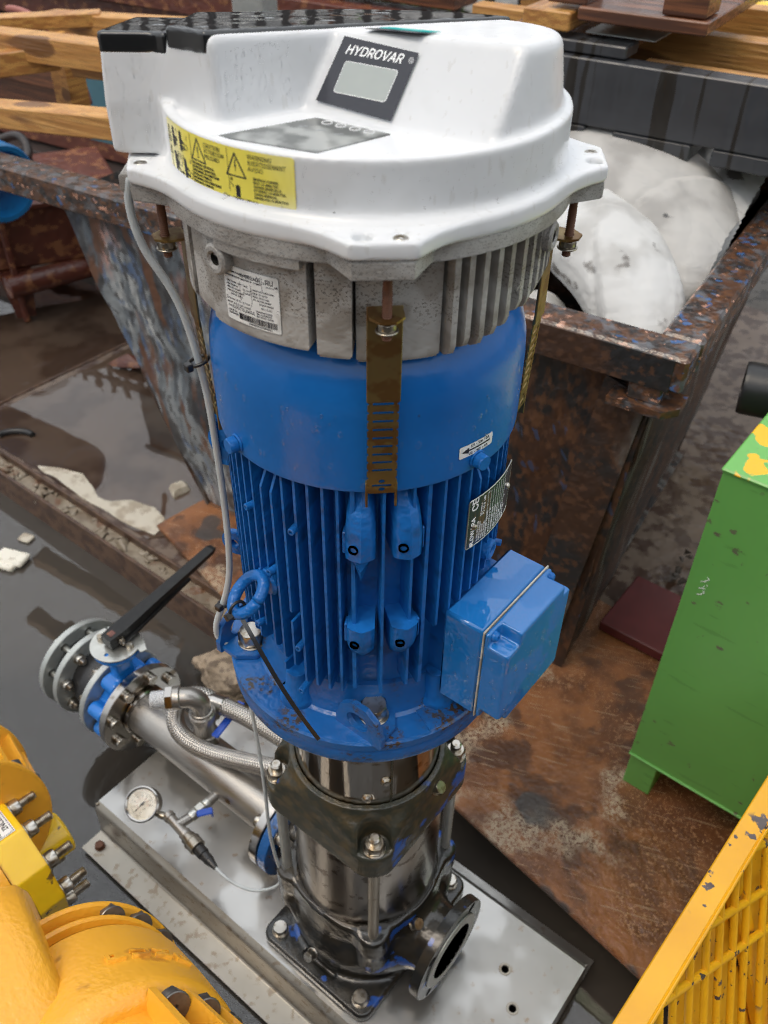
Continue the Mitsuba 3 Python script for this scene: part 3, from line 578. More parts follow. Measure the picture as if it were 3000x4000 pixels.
for az in (-92.6, -75.4):
    for up in (True, False):
        p_ = part(mo, 'foot_pad', pad(az, up), 'mat_blue_cast', smooth=40, label=('upper' if up else 'lower') + ' bullet-shaped mounting pad with a bolt hole')
        zc = .281 if up else .155
        part(p_, 'bolt_hole', tf(lathe([(0, -.004), (.0035, -.004), (.0036, .0012), (.0050, .0014), (.0052, -.003)], 20), zframe(pol(.1592, az - 2.3, zc + (.004 if up else -.004)), radial(az - 16), (0, 0, 1))), 'mat_dark_metal')
        part(p_, 'side_lug', tf(cbox(.138, .150, -.0018, .0018, zc - .010, zc + .017, .001), frame((0, 0, 0), radial(az + (-6.0 if az < -84 else 6.0)))), 'mat_blue_cast', smooth=20)
part(mo, 'foot_pad', tf(hull([(.12, -.008, .235), (.12, .008, .235), (.151, -.007, .262), (.151, .007, .262), (.155, 0, .252), (.15, 0, .236), (.12, -.008, .27), (.12, .008, .27), (.15, -.006, .268), (.15, .006, .268)]), frame((0, 0, 0), radial(-92.5))), 'mat_blue_cast', smooth=30)
for az, z in ((-141.6, .285), (-118.5, .287), (-142.9, .113), (-119.2, .118), (-119.2, .046), (-131, .215), (-16, .19)):
    part(mo, 'stud_boss', tf(cat(lathe([(.0040, .115), (.0040, .154), (.0034, .155), (.0018, .155), (.0018, .128)], 18), rod(.0019, .12, .150, .0003, 10)), zframe((0, 0, z), radial(az))), 'mat_blue_cast')
part(mo, 'plug_boss', tf(cat(ring(.005, .012, .118, .154, .002, 24), rod(.0055, .12, .148, .0005, 16)), zframe((0, 0, .21), radial(-30))), 'mat_blue_cast')
# lifting eye on the side
ey = part(mo, 'lifting_eye', tf(cat(lathe([(0, .12), (.016, .12), (.017, .146), (.014, .149), (0, .150)], 28)), zframe((0, 0, .186), radial(-137))), 'mat_blue_cast', label='lifting eye on the motor side')
o = pol(.150, -137, .186); rd, tn = radial(-137), radial(-47)
a = np.linspace(-1.25, 4.39, 30) - math.pi / 2
eye_c = o + rd * .018
dn = unit(np.array([0, 0, -.62]) + rd * .78)
el = np.array([eye_c + tn * .015 * math.cos(t) * 1.0 + dn * (.023 * math.sin(t) + .004) for t in np.linspace(0, 2 * math.pi, 36)])
part(ey, 'eye_ring', tube(el, .0065, 12), 'mat_blue_cast', smooth=True)
EYE = eye_c + dn * .024
# terminal box
tb = part(mo, 'terminal_box', cbox(.142, .192, -.046, .084, .030, .168, .004), 'mat_blue_box', FE, smooth=40, label='square blue terminal box on the motor side')
part(tb, 'box_neck', cbox(.10, .145, -.032, .070, .045, .155, .004), 'mat_blue_cast', FE, smooth=40)
def lid_f(X, Y, Z):
    d = smax(smax(np.abs(X - .2085) - .0155, np.abs(Y - .019) - .065, .004), np.abs(Z - .099) - .069, .004)
    for y, z, a, b in ((-.043, .165, .020, .014), (.081, .165, .012, .012), (-.043, .033, .014, .012)):
        d = smax(d, -smax(smax(np.abs(Y - y) - a, np.abs(Z - z) - b, .003), .199 - X, .003), .003)
    return d
part(tb, 'box_lid', nets(lid_f, (.190, -.05, .027), (.228, .088, .172), .0022), 'mat_blue_box', FE, smooth=40, label='blue lid with recessed corner screws')
part(tb, 'lid_screw', tf(lathe([(0, -.006), (.0058, -.006), (.0058, .003), (.004, .0055), (.0016, .0055), (.0016, .003), (0, .003)], 20), FE @ zframe((.199, -.036, .160), (1, 0, 0))), 'mat_blue')
part(tb, 'lid_screw', tf(lathe([(0, -.006), (.0058, -.006), (.0058, .003), (.004, .0055), (0, .0055)], 20), FE @ zframe((.199, .0775, .160), (1, 0, 0))), 'mat_blue')
part(tb, 'lid_seam', cbox(.1915, .1932, -.0463, .0843, .0297, .1683, .0003), 'mat_silt', FE)
part(tb, 'cable_knockout', [cbox(.150, .170, -.03, -.005, .022, .031, .003), cbox(.150, .170, .03, .06, .022, .031, .003)], 'mat_blue_cast', FE)
# name plate
npm = cylmap(.1545, -35, .281)
npp = part(mo, 'name_plate', sheet(rrect(-.043, -.031, .043, .031, .003), npm, .0009), 'mat_display_black', smooth=True, label='black engraved maker plate, riveted, its writing turned sideways')
part(npp, 'plate_edge', sheet(rrect(-.0436, -.0316, .0436, .0316, .003).difference(rrect(-.0424, -.0304, .0424, .0304, .0026)), npm, .0012), 'mat_zinc', smooth=True)
pt = [text('LOWARA', .0052, -.0335, -.0265, 1.1, True, w=0, rot=math.pi / 2), prism(Point(-.036, -.0285).buffer(.0024), .0002), text('CE', .0085, -.031, .016, 1.0, True, w=0, rot=math.pi / 2),
      text('P2 15.0  kW', .003, -.0195, .004, w=0, rot=math.pi / 2), text('IEC 60034-1', .0019, -.024, .004, w=0, rot=math.pi / 2)]
for k, s in enumerate(['3~ Mot. IE3 160 B5', 'S/N 211103G312', 'Code 107340', 'IP55 Cl.155(F)']): pt.append(text(s, .0021, -.0275 + k * .0036, -.0275, w=0, rot=math.pi / 2))
rows = ['V 380 400 415 440', 'A 29.1 27.9 27.2 28', 'cos 0.88 0.87 0.86', 'min-1 2945 2950', '% 91.9 92.0 91.8', 'Hz 50  60', 'T 40C  100%', 'kg 76  S1']
for k, s in enumerate(rows):
    pt.append(text(s, .0024, -.0125 + k * .0052, -.0275, w=0, rot=math.pi / 2)); pt.append(line2(-.0150 + k * .0052, -.029, -.0150 + k * .0052, .028, .0003, 0))
for y in (-.029, -.015, -.002, .012, .028): pt.append(line2(-.0150, y, .0265, y, .0003, 0))
part(npp, 'engraving', warp(cat(pt), cylmap(.15555, -35, .281)), 'mat_white_ink', smooth=False)
for u, v in ((-.034, -.005), (.033, .004)):
    part(npp, 'rivet', tf(lathe([(0, 0), (.0036, 0), (.0034, .0016), (.002, .0028), (0, .0031)], 18), zframe(npm(np.array([[u, v, .001]]))[0], radial(-35 + math.degrees(u / .1545)))), 'mat_bolt')
# mounting flange
fl = part(mo, 'mounting_flange', lathe([(.10, -.016), (.172, -.016), (.1745, -.0135), (.1750, -.003), (.1725, 0), (.142, .001), (.138, .004), (.129, .030), (.127, .046), (.06, .046)], 130), 'mat_blue_rust', label='round blue mounting flange with rust-stained joints')
part(mo, 'pump_adapter', lathe([(.08, -.046), (.160, -.046), (.1715, -.040), (.1735, -.034), (.1735, -.022), (.171, -.018), (.08, -.018)], 130), 'mat_blue_rust', label='worn blue adapter ring under the motor flange')
for az in (-128, -52): part(mo, 'bolt_boss', tf(cat(lathe([(0, -.002), (.0235, -.002), (.022, .010), (.016, .018), (.013, .05), (0, .052)], 28)), frame((*pol(.132, az, 0)[:2], 0), radial(az))), 'mat_blue_cast')
part(mo, 'cover_strip', tf(cbox(.128, .173, -.010, .010, .0005, .0022, .0005), frame((0, 0, 0), radial(-62))), 'mat_blue_rust')
part(mo, 'side_ear', tf(cat(bprism(Polygon([(-.006, -.026), (.012, -.03), (.012, .03), (-.006, .026)]).union(Point(0, 0).buffer(.02)).difference(Point(-.004, .0).buffer(.005)), .008, .0015)), zframe((-.146, -.02, .312), (-.55, -.83, 0), (-.7, .3, 0))), 'mat_blue_cast')
part(mo, 'side_ear', tf(cat(bprism(Point(0, 0).buffer(.017).difference(Point(0, 0).buffer(.005)), .008, .0015)), zframe((-.150, -.01, .165), (-.4, -.9, 0), (-.7, .3, 0))), 'mat_blue_cast')
# lifting lugs bolted on the flange
def lug(o, x, where):
    fr = frame(o, x)
    up = Polygon([(-.030, 0), (.030, 0), (.030, .014), (.023, .036), (.009, .047), (-.009, .047), (-.023, .036), (-.030, .014)]).buffer(.003).difference(affinity.scale(Point(-.002, .022).buffer(.0135), 1.1, 1))
    m = trimesh.creation.extrude_polygon(up, .007, engine='earcut'); v = m.vertices.copy(); m.vertices = np.stack([v[:, 0], -v[:, 2] - .016, v[:, 1]], 1); m.fix_normals()
    foot = bprism(Polygon([(-.030, -.022), (.030, -.022), (.030, .008), (.014, .028), (-.014, .028), (-.030, .008)]), .007, .001)
    k = part(mo, 'lifting_lug', cat(m, foot), 'mat_blue_rust', fr, smooth=25, label='bent blue lifting lug bolted on the flange, at the ' + where)
    part(k, 'lug_bolt', bolt(.028, .018), 'mat_bolt', fr @ frame((.0, .006, .007), (1, .3, 0)))
lug((.004, -.144, .001), (.78, -.62, 0), 'front')
lug((-.150, -.022, .001), (-.62, -.78, 0), 'left')

# ================================================================== the drive on top of the motor
dv = thing('inverter_drive', 'white and black pump drive with display, strapped on top of the blue motor', 'pump drive')
LUG = (-87, -171, -5, 93)
def lugd(X, Y, w):
    d = None
    for az in LUG:
        c, s = math.cos(math.radians(az)), math.sin(math.radians(az)); u, v = X * c + Y * s, np.abs(-X * s + Y * c)
        q = smax(smax(v - .027 - np.maximum(0, .196 - u) * .75, u - .199, .006), .10 - u, .001) + w
        d = q if d is None else np.minimum(d, q)
    return d
def rectd(X, Y, x0, x1, y0, y1, r):
    qx, qy = np.abs(X - (x0 + x1) / 2) - (x1 - x0) / 2 + r, np.abs(Y - (y0 + y1) / 2) - (y1 - y0) / 2 + r
    return np.sqrt(np.maximum(qx, 0) ** 2 + np.maximum(qy, 0) ** 2) + np.minimum(np.maximum(qx, qy), 0) - r
def topz(Y): return .702 - .115 * (Y + .08)
def covz(X, Y): return topz(Y) - np.clip((-.149 - X) / .003, 0, 1) * .0065
def A_(X, Y): return (X + .112) * .557 - (Y + .078) * .83
def B_(X, Y, Z): return -((X + .051) * .562 + (Y + .037) * .827) + (Z - .645) * .65
def foot2(X, Y, Z):
    r = np.sqrt(X * X + Y * Y); tp = np.maximum(Z - .645, 0) * .14
    disc = smax(r - .157 + tp, -(X + .150) * .768 - (Y + .032) * .64, .006)
    return smin(disc, rectd(X, Y, -.207, -.10, -.034, .10, .007) + tp * .6, .024)
def house_f(X, Y, Z):
    d = smax(foot2(X, Y, Z), Z - covz(X, Y), .010)
    return smax(d, smin(A_(X, Y) + (Z - .645) * .05, B_(X, Y, Z), .004), .006)
def cover_f(X, Y, Z):
    r = np.sqrt(X * X + Y * Y)
    drum = smax(r - .1652 - np.maximum(0, .61 - Z) * .15, Z - .6465, .004)
    drum = smax(drum, -smax(r - .1565, .6415 - Z, .003), .003)
    flg = smax(smin(r - .1745, lugd(X, Y, 0), .022), np.abs(Z - .5955) - .0072, .004)
    for az in LUG:
        for da, rr in ((-4.2, .0068), (3.8, .0062)):
            o = pol(.1885, az + da, 0); flg = smax(flg, -smax(np.sqrt((X - o[0]) ** 2 + (Y - o[1]) ** 2) - rr, .596 - Z if da < 0 else .6005 - Z, .001), .0012)
    d = smin(drum, flg, .010)
    h = smax(house_f(X, Y, Z), .606 - Z, .003)
    return np.maximum(smin(d, h, .005), np.maximum(.586 - Z, -1))
part(dv, 'cover', nets(cover_f, (-.224, -.216, .584), (.212, .216, .724), .0021), 'mat_white', smooth=True, label='white moulded drive cover')
def lid_b(low):
    def f(X, Y, Z):
        d = smax(foot2(X, Y, .69) - .0012, Z - topz(Y) - .0022 + low, .003)
        d = smax(smax(d, topz(Y) - .0130 - low - Z, .001), A_(X, Y) + .0062, .003)
        return smax(d, (X + .151) if low else (-.1505 - X), .002)
    return f
part(dv, 'black_lid', nets(lid_b(0.0), (-.16, -.12, .655), (.212, .216, .722), .0017), 'mat_gloss_black', smooth=True, label='wet glossy black lid on the left of the drive')
part(dv, 'side_lid', nets(lid_b(.0045), (-.224, -.06, .655), (-.14, .12, .722), .0017), 'mat_gloss_black', smooth=True, label='lower black lid over the side box')
# grey casting plate below the cover
gp = Point(0, 0).buffer(.1735, quad_segs=32)
for az in LUG:
    c, s = math.cos(math.radians(az)), math.sin(math.radians(az))
    gp = gp.union(affinity.affine_transform(Polygon([(.10, -.075), (.198, -.022), (.198, .022), (.10, .075)]), [c, -s, s, c, 0, 0]))
gp = gp.union(sbox(-.206, -.033, -.10, .10)).buffer(.004).buffer(-.004)
part(dv, 'casting_plate', bprism(gp, .0145, .0015).apply_translation((0, 0, .574)), 'mat_cast', smooth=30, label='speckled grey cast metal plate under the white cover')
part(dv, 'heat_sink', lathe([(.05, .496), (.126, .496), (.130, .502), (.130, .575), (.05, .575)], 90), 'mat_fin')
def sector(az0, az1, r0, r1, z0, z1, b=.004):
    a = np.radians(np.linspace(az0, az1, 14)); p = Polygon([(r1 * math.cos(t), r1 * math.sin(t)) for t in a] + [(r0 * math.cos(t), r0 * math.sin(t)) for t in a[::-1]])
    return cat(prism(p, z1 - z0 - b, z0 + b), prism(p.buffer(-b * .35), b, z0 + b * .35), prism(p.buffer(-b), b, z0))
for az0, az1, r1, z0 in ((-171, -156, .162, .496), (-154.5, -142, .160, .496), (-141, -106.5, .1625, .493), (-104.5, -94.5, .160, .488), (-93.5, -68, .153, .482)):
    part(dv, 'cooling_block', sector(az0, az1, .122, r1, z0, .574), 'mat_fin', smooth=30)
def hfin(z0, r1=.163):
    return Polygon([(.12, z0), (r1 - .010, z0), (r1 - .003, z0 + .004), (r1, z0 + .012), (r1, .575), (.12, .575)])
for k, (az, z0) in enumerate([(-65.5, .484), (-61, .488), (-56, .486), (-51, .490), (-46, .494), (-41, .520), (-40, .502), (-35, .500), (-30, .505), (-25, .508), (-20, .510), (-15, .510)] + [(a, .50) for a in range(-9, 176, 6)] + [(a, .5) for a in (-176, 178)]):
    part(dv, 'heat_sink_fin', rplate(hfin(z0, .1645 if az == -41 else .163), .0068, az, .25), 'mat_fin', smooth=25)
part(dv, 'casting_step', sector(-133, -107, .150, .172, .566, .5745, .001), 'mat_cast', smooth=30)
for az, rr in ((-134, .172), (-26, .170)):
    b = part(dv, 'threaded_boss', [tf(ring(.0052, .0125, .128, rr, .002, 28), zframe((0, 0, .556), radial(az))), tf(cbox(.13, rr - .004, -.0122, .0122, .556, .576, .002), frame((0, 0, 0), radial(az)))], 'mat_cast')
    part(b, 'thread', tf(lathe([(.0053 - .0006 * (i % 2), .15 + i * .001) for i in range(int((rr - .15) * 1000))], 20), zframe((0, 0, .556), radial(az))), 'mat_bolt')
for az in LUG[:3]:
    o = pol(.1885, az + 3.8, .6005)
    part(dv, 'cover_screw', at(lathe([(0, -.003), (.0055, -.003), (.0055, .0006), (.0048, .0012), (.0026, .0012), (.0022, -.0006), (0, -.0006)], 20), *o), 'mat_bolt')
# display panel on the sloped face
Bp = np.array([-.051, -.037, .645]); a_ = unit((.827, -.562, 0)); hn = np.array([.562, .827, 0]); b_ = unit(hn * .65 + np.array([0, 0, 1.0]))
nd = np.cross(a_, b_)
def dmap_at(p): return planemap(p, a_, b_)
DO = Bp + a_ * .012 + b_ * .005 + nd * .0018
dm = dmap_at(DO)
pp = Polygon([(.0, .0), (.070, -.0035), (.076, .046), (.009, .049)])
dp = part(dv, 'display_panel', warp(prism(pp, .0006), dm), 'mat_display_black', smooth=False, label='black display panel with white lettering')
def sk_(pl): return affinity.affine_transform(pl, [1, .14, 0, 1, 0, 0])
def fit(s, h, x, y, width, shear):
    w = np.ptp(text(s, h, 0, 0, 1, True, 0).vertices[:, 0]); return text(s, h, x, y, (width - shear * h) / w, True, shear, w=.0007)
sc_ = sk_(rrect(.0125, .0085, .0595, .0315, .002))
part(dp, 'screen', warp(prism(sc_, .0003, .0006), dm), 'mat_lcd', smooth=False, label='blank grey display screen')
part(dp, 'screen_frame', warp(outline(sc_, .0008, .0006), dm), 'mat_white_ink', smooth=False)
part(dp, 'lettering', warp(cat(fit('HYDROVAR', .0066, .0135, .0368, .0520, .30), text('R', .0020, .0713, .0390, 1, False, w=.0007), outline(Point(.0720, .0400).buffer(.0019), .0003, .0007)), dm), 'mat_white_ink', smooth=False)
# keypad on the cover's front ledge
KZ = .6418
kp = Polygon([(-.110, -.106), (-.040, -.060), (.016, -.098), (-.036, -.140)])
kk = part(dv, 'keypad', prism(kp, .0007, KZ), 'mat_keypad', smooth=False, label='grey wet membrane keypad on the front ledge')
for t in range(4):
    c = np.array([-.031, -.074]) + t * np.array([.0105, -.0072])
    part(kk, 'button', at(ring(.0037, .0043, KZ + .0007, KZ + .0014, .0002, 28), c[0], c[1]), 'mat_white_ink')
for t in range(3):
    c = np.array([-.052, -.083]) + t * np.array([.0135, -.009])
    part(kk, 'indicator', prism(rrect(c[0], c[1], c[0] + .007, c[1] + .0015, .0005), .0009, KZ), 'mat_grey_ink', smooth=False)
# teal striped badge on the white top
tm = planemap((-.006, -.028, topz(-.028) + .0009), (.83, -.557, .557 * .115), (.557, .83, -.83 * .115))
tp_ = part(dv, 'top_badge', warp(prism(Polygon([(.004, .0), (.052, -.004), (.060, .010), (.012, .016)]), .0004), tm), 'mat_display_black', smooth=False, label='dark glossy badge with a teal stripe')
part(tp_, 'teal_stripe', warp(prism(Polygon([(.010, .0105), (.058, .0045), (.062, .013), (.014, .019)]), .0004, .0004), tm), 'mat_teal', smooth=False)
# yellow warning label
WM = cylmap(.1657, -132.4, .6255, 0)
W0, W1, H0, H1 = -.0715, .0715, -.0185, .0185
wl = part(dv, 'warning_label', sheet(rrect(W0, H0, W1, H1, .0025), WM, .0003, .006), 'mat_label_yellow', smooth=True, label='yellow warning label with black pictograms')
def tri(x, y, s, t): return outline(Polygon([(x - s / 2, y), (x + s / 2, y), (x, y + s * .9)]), t, 0)
def person(x, y, s):
    return prism(unary_union([Point(x, y + s * .9).buffer(s * .17), LineString([(x, y + s * .7), (x + s * .02, y + s * .05)]).buffer(s * .16), LineString([(x + s * .05, y + s * .28), (x + s * .42, y + s * .12)]).buffer(s * .07), LineString([(x + s * .05, y + s * .6), (x + s * .4, y + s * .45)]).buffer(s * .07)]), .0002)
g = [line2(-.0260, H0 + .001, -.0260, H1 - .001, .0003, 0), line2(.0165, H0 + .006, .0165, H1 - .001, .0003, 0), line2(W0 + .001, .0005, -.027, .0005, .0003, 0),
     tri(-.066, .0085, .0065, .0005), tri(-.066, -.0065, .0065, .0005), outline(sbox(-.069, .0025, -.063, .0065), .0004, 0), line2(-.066, .0025, -.066, .0065, .0003, 0), line2(-.066, -.017, -.066, -.0085, .0008, 0),
     person(-.056, .002, .0125), person(-.042, .002, .0125), person(-.056, -.0155, .0125), person(-.038, -.0165, .0125),
     outline(Point(-.0335, .0055).buffer(.0022), .0004, 0), outline(Point(-.0295, -.0135).buffer(.0022), .0004, 0), outline(affinity.scale(Point(-.0465, -.0065).buffer(.0045), .8, 1), .0003, 0), line2(-.0465, -.0065, -.0465, -.003, .0003, 0),
     prism(Polygon([(-.053, .008), (-.0495, .0095), (-.0485, .0065), (-.052, .0055)]), .0002), line2(-.0525, -.011, -.0525, -.004, .0003, 0),
     tri(-.0165, .0005, .0175, .0011), tri(.0235, -.001, .0175, .0011),
     prism(unary_union([Polygon([(-.0172, .0105), (-.0158, .0105), (-.0162, .0050), (-.0168, .0050)]), Point(-.0165, .0033).buffer(.0008)]), .0002),
     prism(Polygon([(.0236, .0110), (.0224, .0055), (.0236, .0060), (.0230, .0015), (.0246, .0072), (.0234, .0066), (.0246, .0110)]), .0002),
     prism(unary_union([sbox(.0225, -.0155, .0262, -.0105)] + [LineString([(.0228 + i * .0010, -.0105), (.0228 + i * .0011, -.0068 - .0008 * abs(i - 1.5))]).buffer(.0004) for i in range(4)]), .0002), line2(.0175, -.0055, .0205, -.009, .0005, 0)]
for s, h, x, y, wx in (('1', .0026, -.0505, .0125, 1), ('2', .0026, -.0325, .0115, 1), ('1', .0026, -.0515, -.0035, 1), ('2', .0026, -.0415, -.0040, 1), ('3', .0026, -.0300, -.0045, 1), ('15 min', .0022, -.0515, -.0165, 1), ('ON', .0011, -.0535, -.0055, 1), ('OFF', .0011, -.0530, -.0120, 1),
                       ('CAUTION', .0030, -.0085, .0125, .92), ('ATTENTION', .0030, -.0085, .0085, .88), ('PELIGRO', .0030, -.0085, .0045, .92), ('WARNING', .0031, .0345, .0130, .95), ('AVERTISSEMENT', .0031, .0345, .0088, .86), ('AVISO', .0031, .0345, .0046, .95),
                       ('U.S.A. - CANADA - MEXICO', .0018, .0095, -.0176, .95)):
    g.append(text(s, h, x, y, wx, False, w=0))
for k, s in enumerate(('SEE MANUAL FOR SPECIAL', 'CONDITIONS / MAIN FUSES.', 'VOIR MANUEL DE CONDITIONS', 'SPECIALES / FUSIBLES.', 'VER MANUAL POR CONDICIONES', 'ESPECIALES / FUSIBLES.')): g.append(text(s, .0017, -.0252, -.0028 - .00265 * k, .86, True, w=0))
for k, s in enumerate(('RESIDUAL CHARGE.', 'WAIT 15 MINUTES.', 'CHARGE RESIDUELLE.', 'ATTENDEZ 15 MINUTES.', 'CARGA RESIDUAL.', 'ESPERE POR 15 MINUTOS.')): g.append(text(s, .0017, .0385, -.0010 - .0026 * k, .92, True, w=0))
part(wl, 'lettering', warp(cat(g), cylmap(.16605, -132.4, .6255)), 'mat_ink', smooth=False)
# white rating label on the wide cooling block
RM = cylmap(.1630, -124.2, .5285)
rw, rh = .0275, .0235
rl = part(dv, 'rating_label', sheet(rrect(-rw, -rh, rw, rh, .0015), RM, .0003, .006), 'mat_label_white', smooth=True, label='white rating label with black print and a barcode')
g = [line2(-rw + .001, .0125, rw - .002, .0125, .0003, 0), line2(-rw + .001, -.0035, rw - .001, -.0035, .0003, 0), line2(-rw + .001, -.0062, rw - .001, -.0062, .0003, 0), line2(-.010, .0125, -.010, -.0035, .0003, 0), line2(.0015, .0125, .0015, -.0035, .0003, 0), line2(.0125, .0215, .0125, .0095, .0003, 0)]
for s, h, x, y, b in (('VIA VITTORIO LOMBARDI 14', .0013, -.0265, .0180, 1), ('36075 MONTECCHIO MAGGIORE VI - ITALY', .0012, -.0265, .0145, 1), ('CE', .0030, -.0040, .0170, 1), ('EAC', .0028, .0015, .0170, 1), ('c', .002, .0135, .0165, 1), ('RU', .0040, .0155, .0165, 1), ('us', .002, .0238, .0150, 1), ('E479947', .0013, .0160, .0138, 0),
                      ('UNin  3x380-460 V', .0013, -.0245, .0095, 1), ('fNin  50/60 Hz', .0013, -.0245, .0068, 1), ('INin  33.3 A max', .0013, -.0245, .0041, 1), ('PNin 20.9 kW (400V)', .0013, -.0245, .0014, 1), ('20.5 HP (460V)', .0013, -.021, -.0012, 1), ('Temp', .0013, -.007, .0095, 1), ('-10..+40 C', .0013, -.008, .0062, 1), ('14..104 F', .0013, -.0075, .0034, 1),
                      ('UNout 3x0-100% UNin', .0013, .0028, .0085, 1), ('fNout  15-70 Hz', .0013, .0028, .0058, 1), ('INout  32.0 A max', .0013, .0028, .0031, 1), ('PN  15.0 kW (400V)', .0013, .0028, .0004, 1), ('20.0 HP (460V)', .0013, .0085, -.0022, 1), ('Enclosure  IP 55  UL Type 1', .0015, -.0262, -.0056, 0), ('IE2 / 2.0%', .0015, .0100, -.0056, 0),
                      ('MODEL HVL4.150-A0010', .0015, -.0262, -.0090, 0), ('Week/Year 312022', .0012, .0050, -.0088, 1), ('CODE', .0014, -.0255, -.0122, 0), ('10073LMAA', .0029, -.0205, -.0128, 0), ('S/N: 211103G312', .0012, .0050, -.0110, 1), ('SW: V02.41   HW:03', .0012, .0050, -.0132, 1), ('MADE IN', .0016, -.0255, -.0160, 0), ('DENMARK', .0016, -.0255, -.0184, 0), ('134U0097211103G312', .0014, -.0035, -.0222, 1)):
    g.append(text(s, h, x, y, 1.0, bool(b), w=0))
x = -.0135
while x < .0235:
    w_ = rng.choice([.0003, .0005, .0008]); g.append(prism(sbox(x, -.0202, x + w_, -.0148), .0002)); x += w_ + rng.choice([.0003, .0006])
g += [tri(-.0075, .0172, .003, .0003), line2(.0075, .0165, .0115, .0210, .0003, 0), line2(.0075, .0210, .0115, .0165, .0003, 0), outline(sbox(.0083, .0170, .0107, .0202), .0003, 0), prism(sbox(.0075, .0148, .0117, .0158), .0002)]
part(rl, 'print', warp(cat(g), cylmap(.16335, -124.2, .5285)), 'mat_ink', smooth=False)

# ================================================================== the straps that hold the drive down
def strap(az, label, mat, turn=0.0):
    k = thing('mounting_strap', label, 'strap', 'slotted metal straps holding the drive on the motor'); fr = frame((0, 0, 0), radial(az)); fr0 = fr
    fr = fr @ frame((.161, 0, 0), radial(turn)) @ frame((-.161, 0, 0))
    part(k, 'threaded_rod', at(cat(rod(.0036, .555, .58, .0003, 14), thread(.0040, .518, .560, .0018)), .1785, 0, 0), 'mat_rust_rod', fr)
    part(k, 'nut', at(cat(bolt(.0135, .0060, False), ring(.003, .009, -.0016, 0, .0004, 24)), .1785, 0, .5265), 'mat_brass_grey', fr)
    # bent bracket, hanging plate with cut corners
    tab = bprism(Polygon([(.163, -.0135), (.180, -.0135), (.189, -.006), (.189, .006), (.180, .0135), (.163, .0135)]).difference(Point(.1785, 0).buffer(.0045)), .0022, .0004)
    part(k, 'bracket', [at(tab, 0, 0, .5352), cbox(.1608, .1632, -.0140, .0140, .452, .5372, .0006)], mat, fr, smooth=25, label='bent bracket plate at the top of the strap')
    zs = np.linspace(.458, .352, 13); rr = np.interp(zs, [.352, .458], [.1552, .1600]); pitch = zs[0] - zs[1]
    poly = []
    W = .0132
    for i, z in enumerate(zs[:-1]):
        z1 = zs[i + 1]; poly += [(W - .0022, z), (W, z - pitch * .22), (W, z1 + pitch * .22)]
    poly += [(W - .0022, zs[-1]), (-(W - .0022), zs[-1])]
    for i in range(len(zs) - 2, -1, -1):
        z, z1 = zs[i], zs[i + 1]; poly += [(-W, z1 + pitch * .22), (-W, z - pitch * .22), (-(W - .0022), z)]
    b = Polygon(poly)
    for i, z in enumerate(zs[1:-1]):
        if i not in (9,): b = b.difference(rrect(-.0088, z - .0015, .0088, z + .0015, .0010))
    for z in (zs[-3] - pitch * .45 + .0, zs[-2] - pitch * .5): b = b.difference(affinity.scale(Point(0, z).buffer(.0027), 1.1, .9))
    m = trimesh.creation.extrude_polygon(b, .0014, engine='earcut'); v = m.vertices.copy()
    m.vertices = np.stack([np.interp(v[:, 1], [.352, .458], [.1552, .1604]) + v[:, 2], v[:, 0], v[:, 1]], 1); m.fix_normals()
    part(k, 'slotted_band', m, mat, fr, smooth=False)
    for s in (1, -1): part(k, 'end_hook', cbox(.150, .1568, s * W - .0012, s * W + .0008, .336, .364, .0004), mat, fr)
    return k
S1 = strap(-85.5, 'brassy rust-spotted slotted strap down the front of the blue fan cover', 'mat_strap')
S2 = strap(-171, 'slotted strap at the left of the motor, seen edge-on, the grey cable tied to it', 'mat_strap', 14)
S3 = strap(-6, 'slotted strap at the right of the motor, in front of the white sacks', 'mat_strap', -20)

# ================================================================== pipe, valve and fittings along the skid
pip = thing('outlet_pipe', 'stainless steel pipe with flanged ends lying along the tray', 'pipe')
PZ = -.668
part(pip, 'tube', tf(lathe([(.0455, -.606), (.0475, -.606), (.0475, -.205), (.0455, -.205)], 64), zframe(local(FE, (0, 0, PZ)), E1, E2)), 'mat_pipe', label='long stained steel tube')
def xring(x, geom, mat, name, parent, **kw): return part(parent, name, geom, mat, zframe(local(FE, (x, 0, PZ)), E1, E2), **kw)
def fpl(R, Ri, t, n=8): return port_flange(R, Ri, t, n, R * .79, .009, math.pi / n)
xring(-.205, fpl(.0925, .046, .018, 4), 'mat_steel', 'pump_end_flange', pip)
xring(-.625, fpl(.100, .046, .018), 'mat_steel', 'valve_end_flange', pip)
xring(-.606, ring(.047, .0545, 0, .010, .003, 64), 'mat_steel', 'weld_bead', pip)
xring(-.214, ring(.047, .0535, 0, .008, .003, 64), 'mat_steel', 'weld_bead', pip)
for k in range(8):
    a = 2 * math.pi * (k + .5) / 8
    f = zframe(local(FE, (-.607, 0, PZ)), E1, E2) @ zframe((.079 * math.cos(a), .079 * math.sin(a), 0), (0, 0, 1))
    part(pip, 'flange_bolt', bolt(.022, .012, False), 'mat_bolt', f)
for k in range(4):
    a = 2 * math.pi * (k + .5) / 4
    f = zframe(local(FE, (-.205, 0, PZ)), -E1, E2) @ zframe((.073 * math.cos(a), .073 * math.sin(a), 0), (0, 0, 1))
    part(pip, 'flange_bolt', bolt(.022, .012, False), 'mat_bolt', f)
bv = thing('butterfly_valve', 'blue wafer butterfly valve with a long black lever, clamped at the end of the pipe', 'valve')
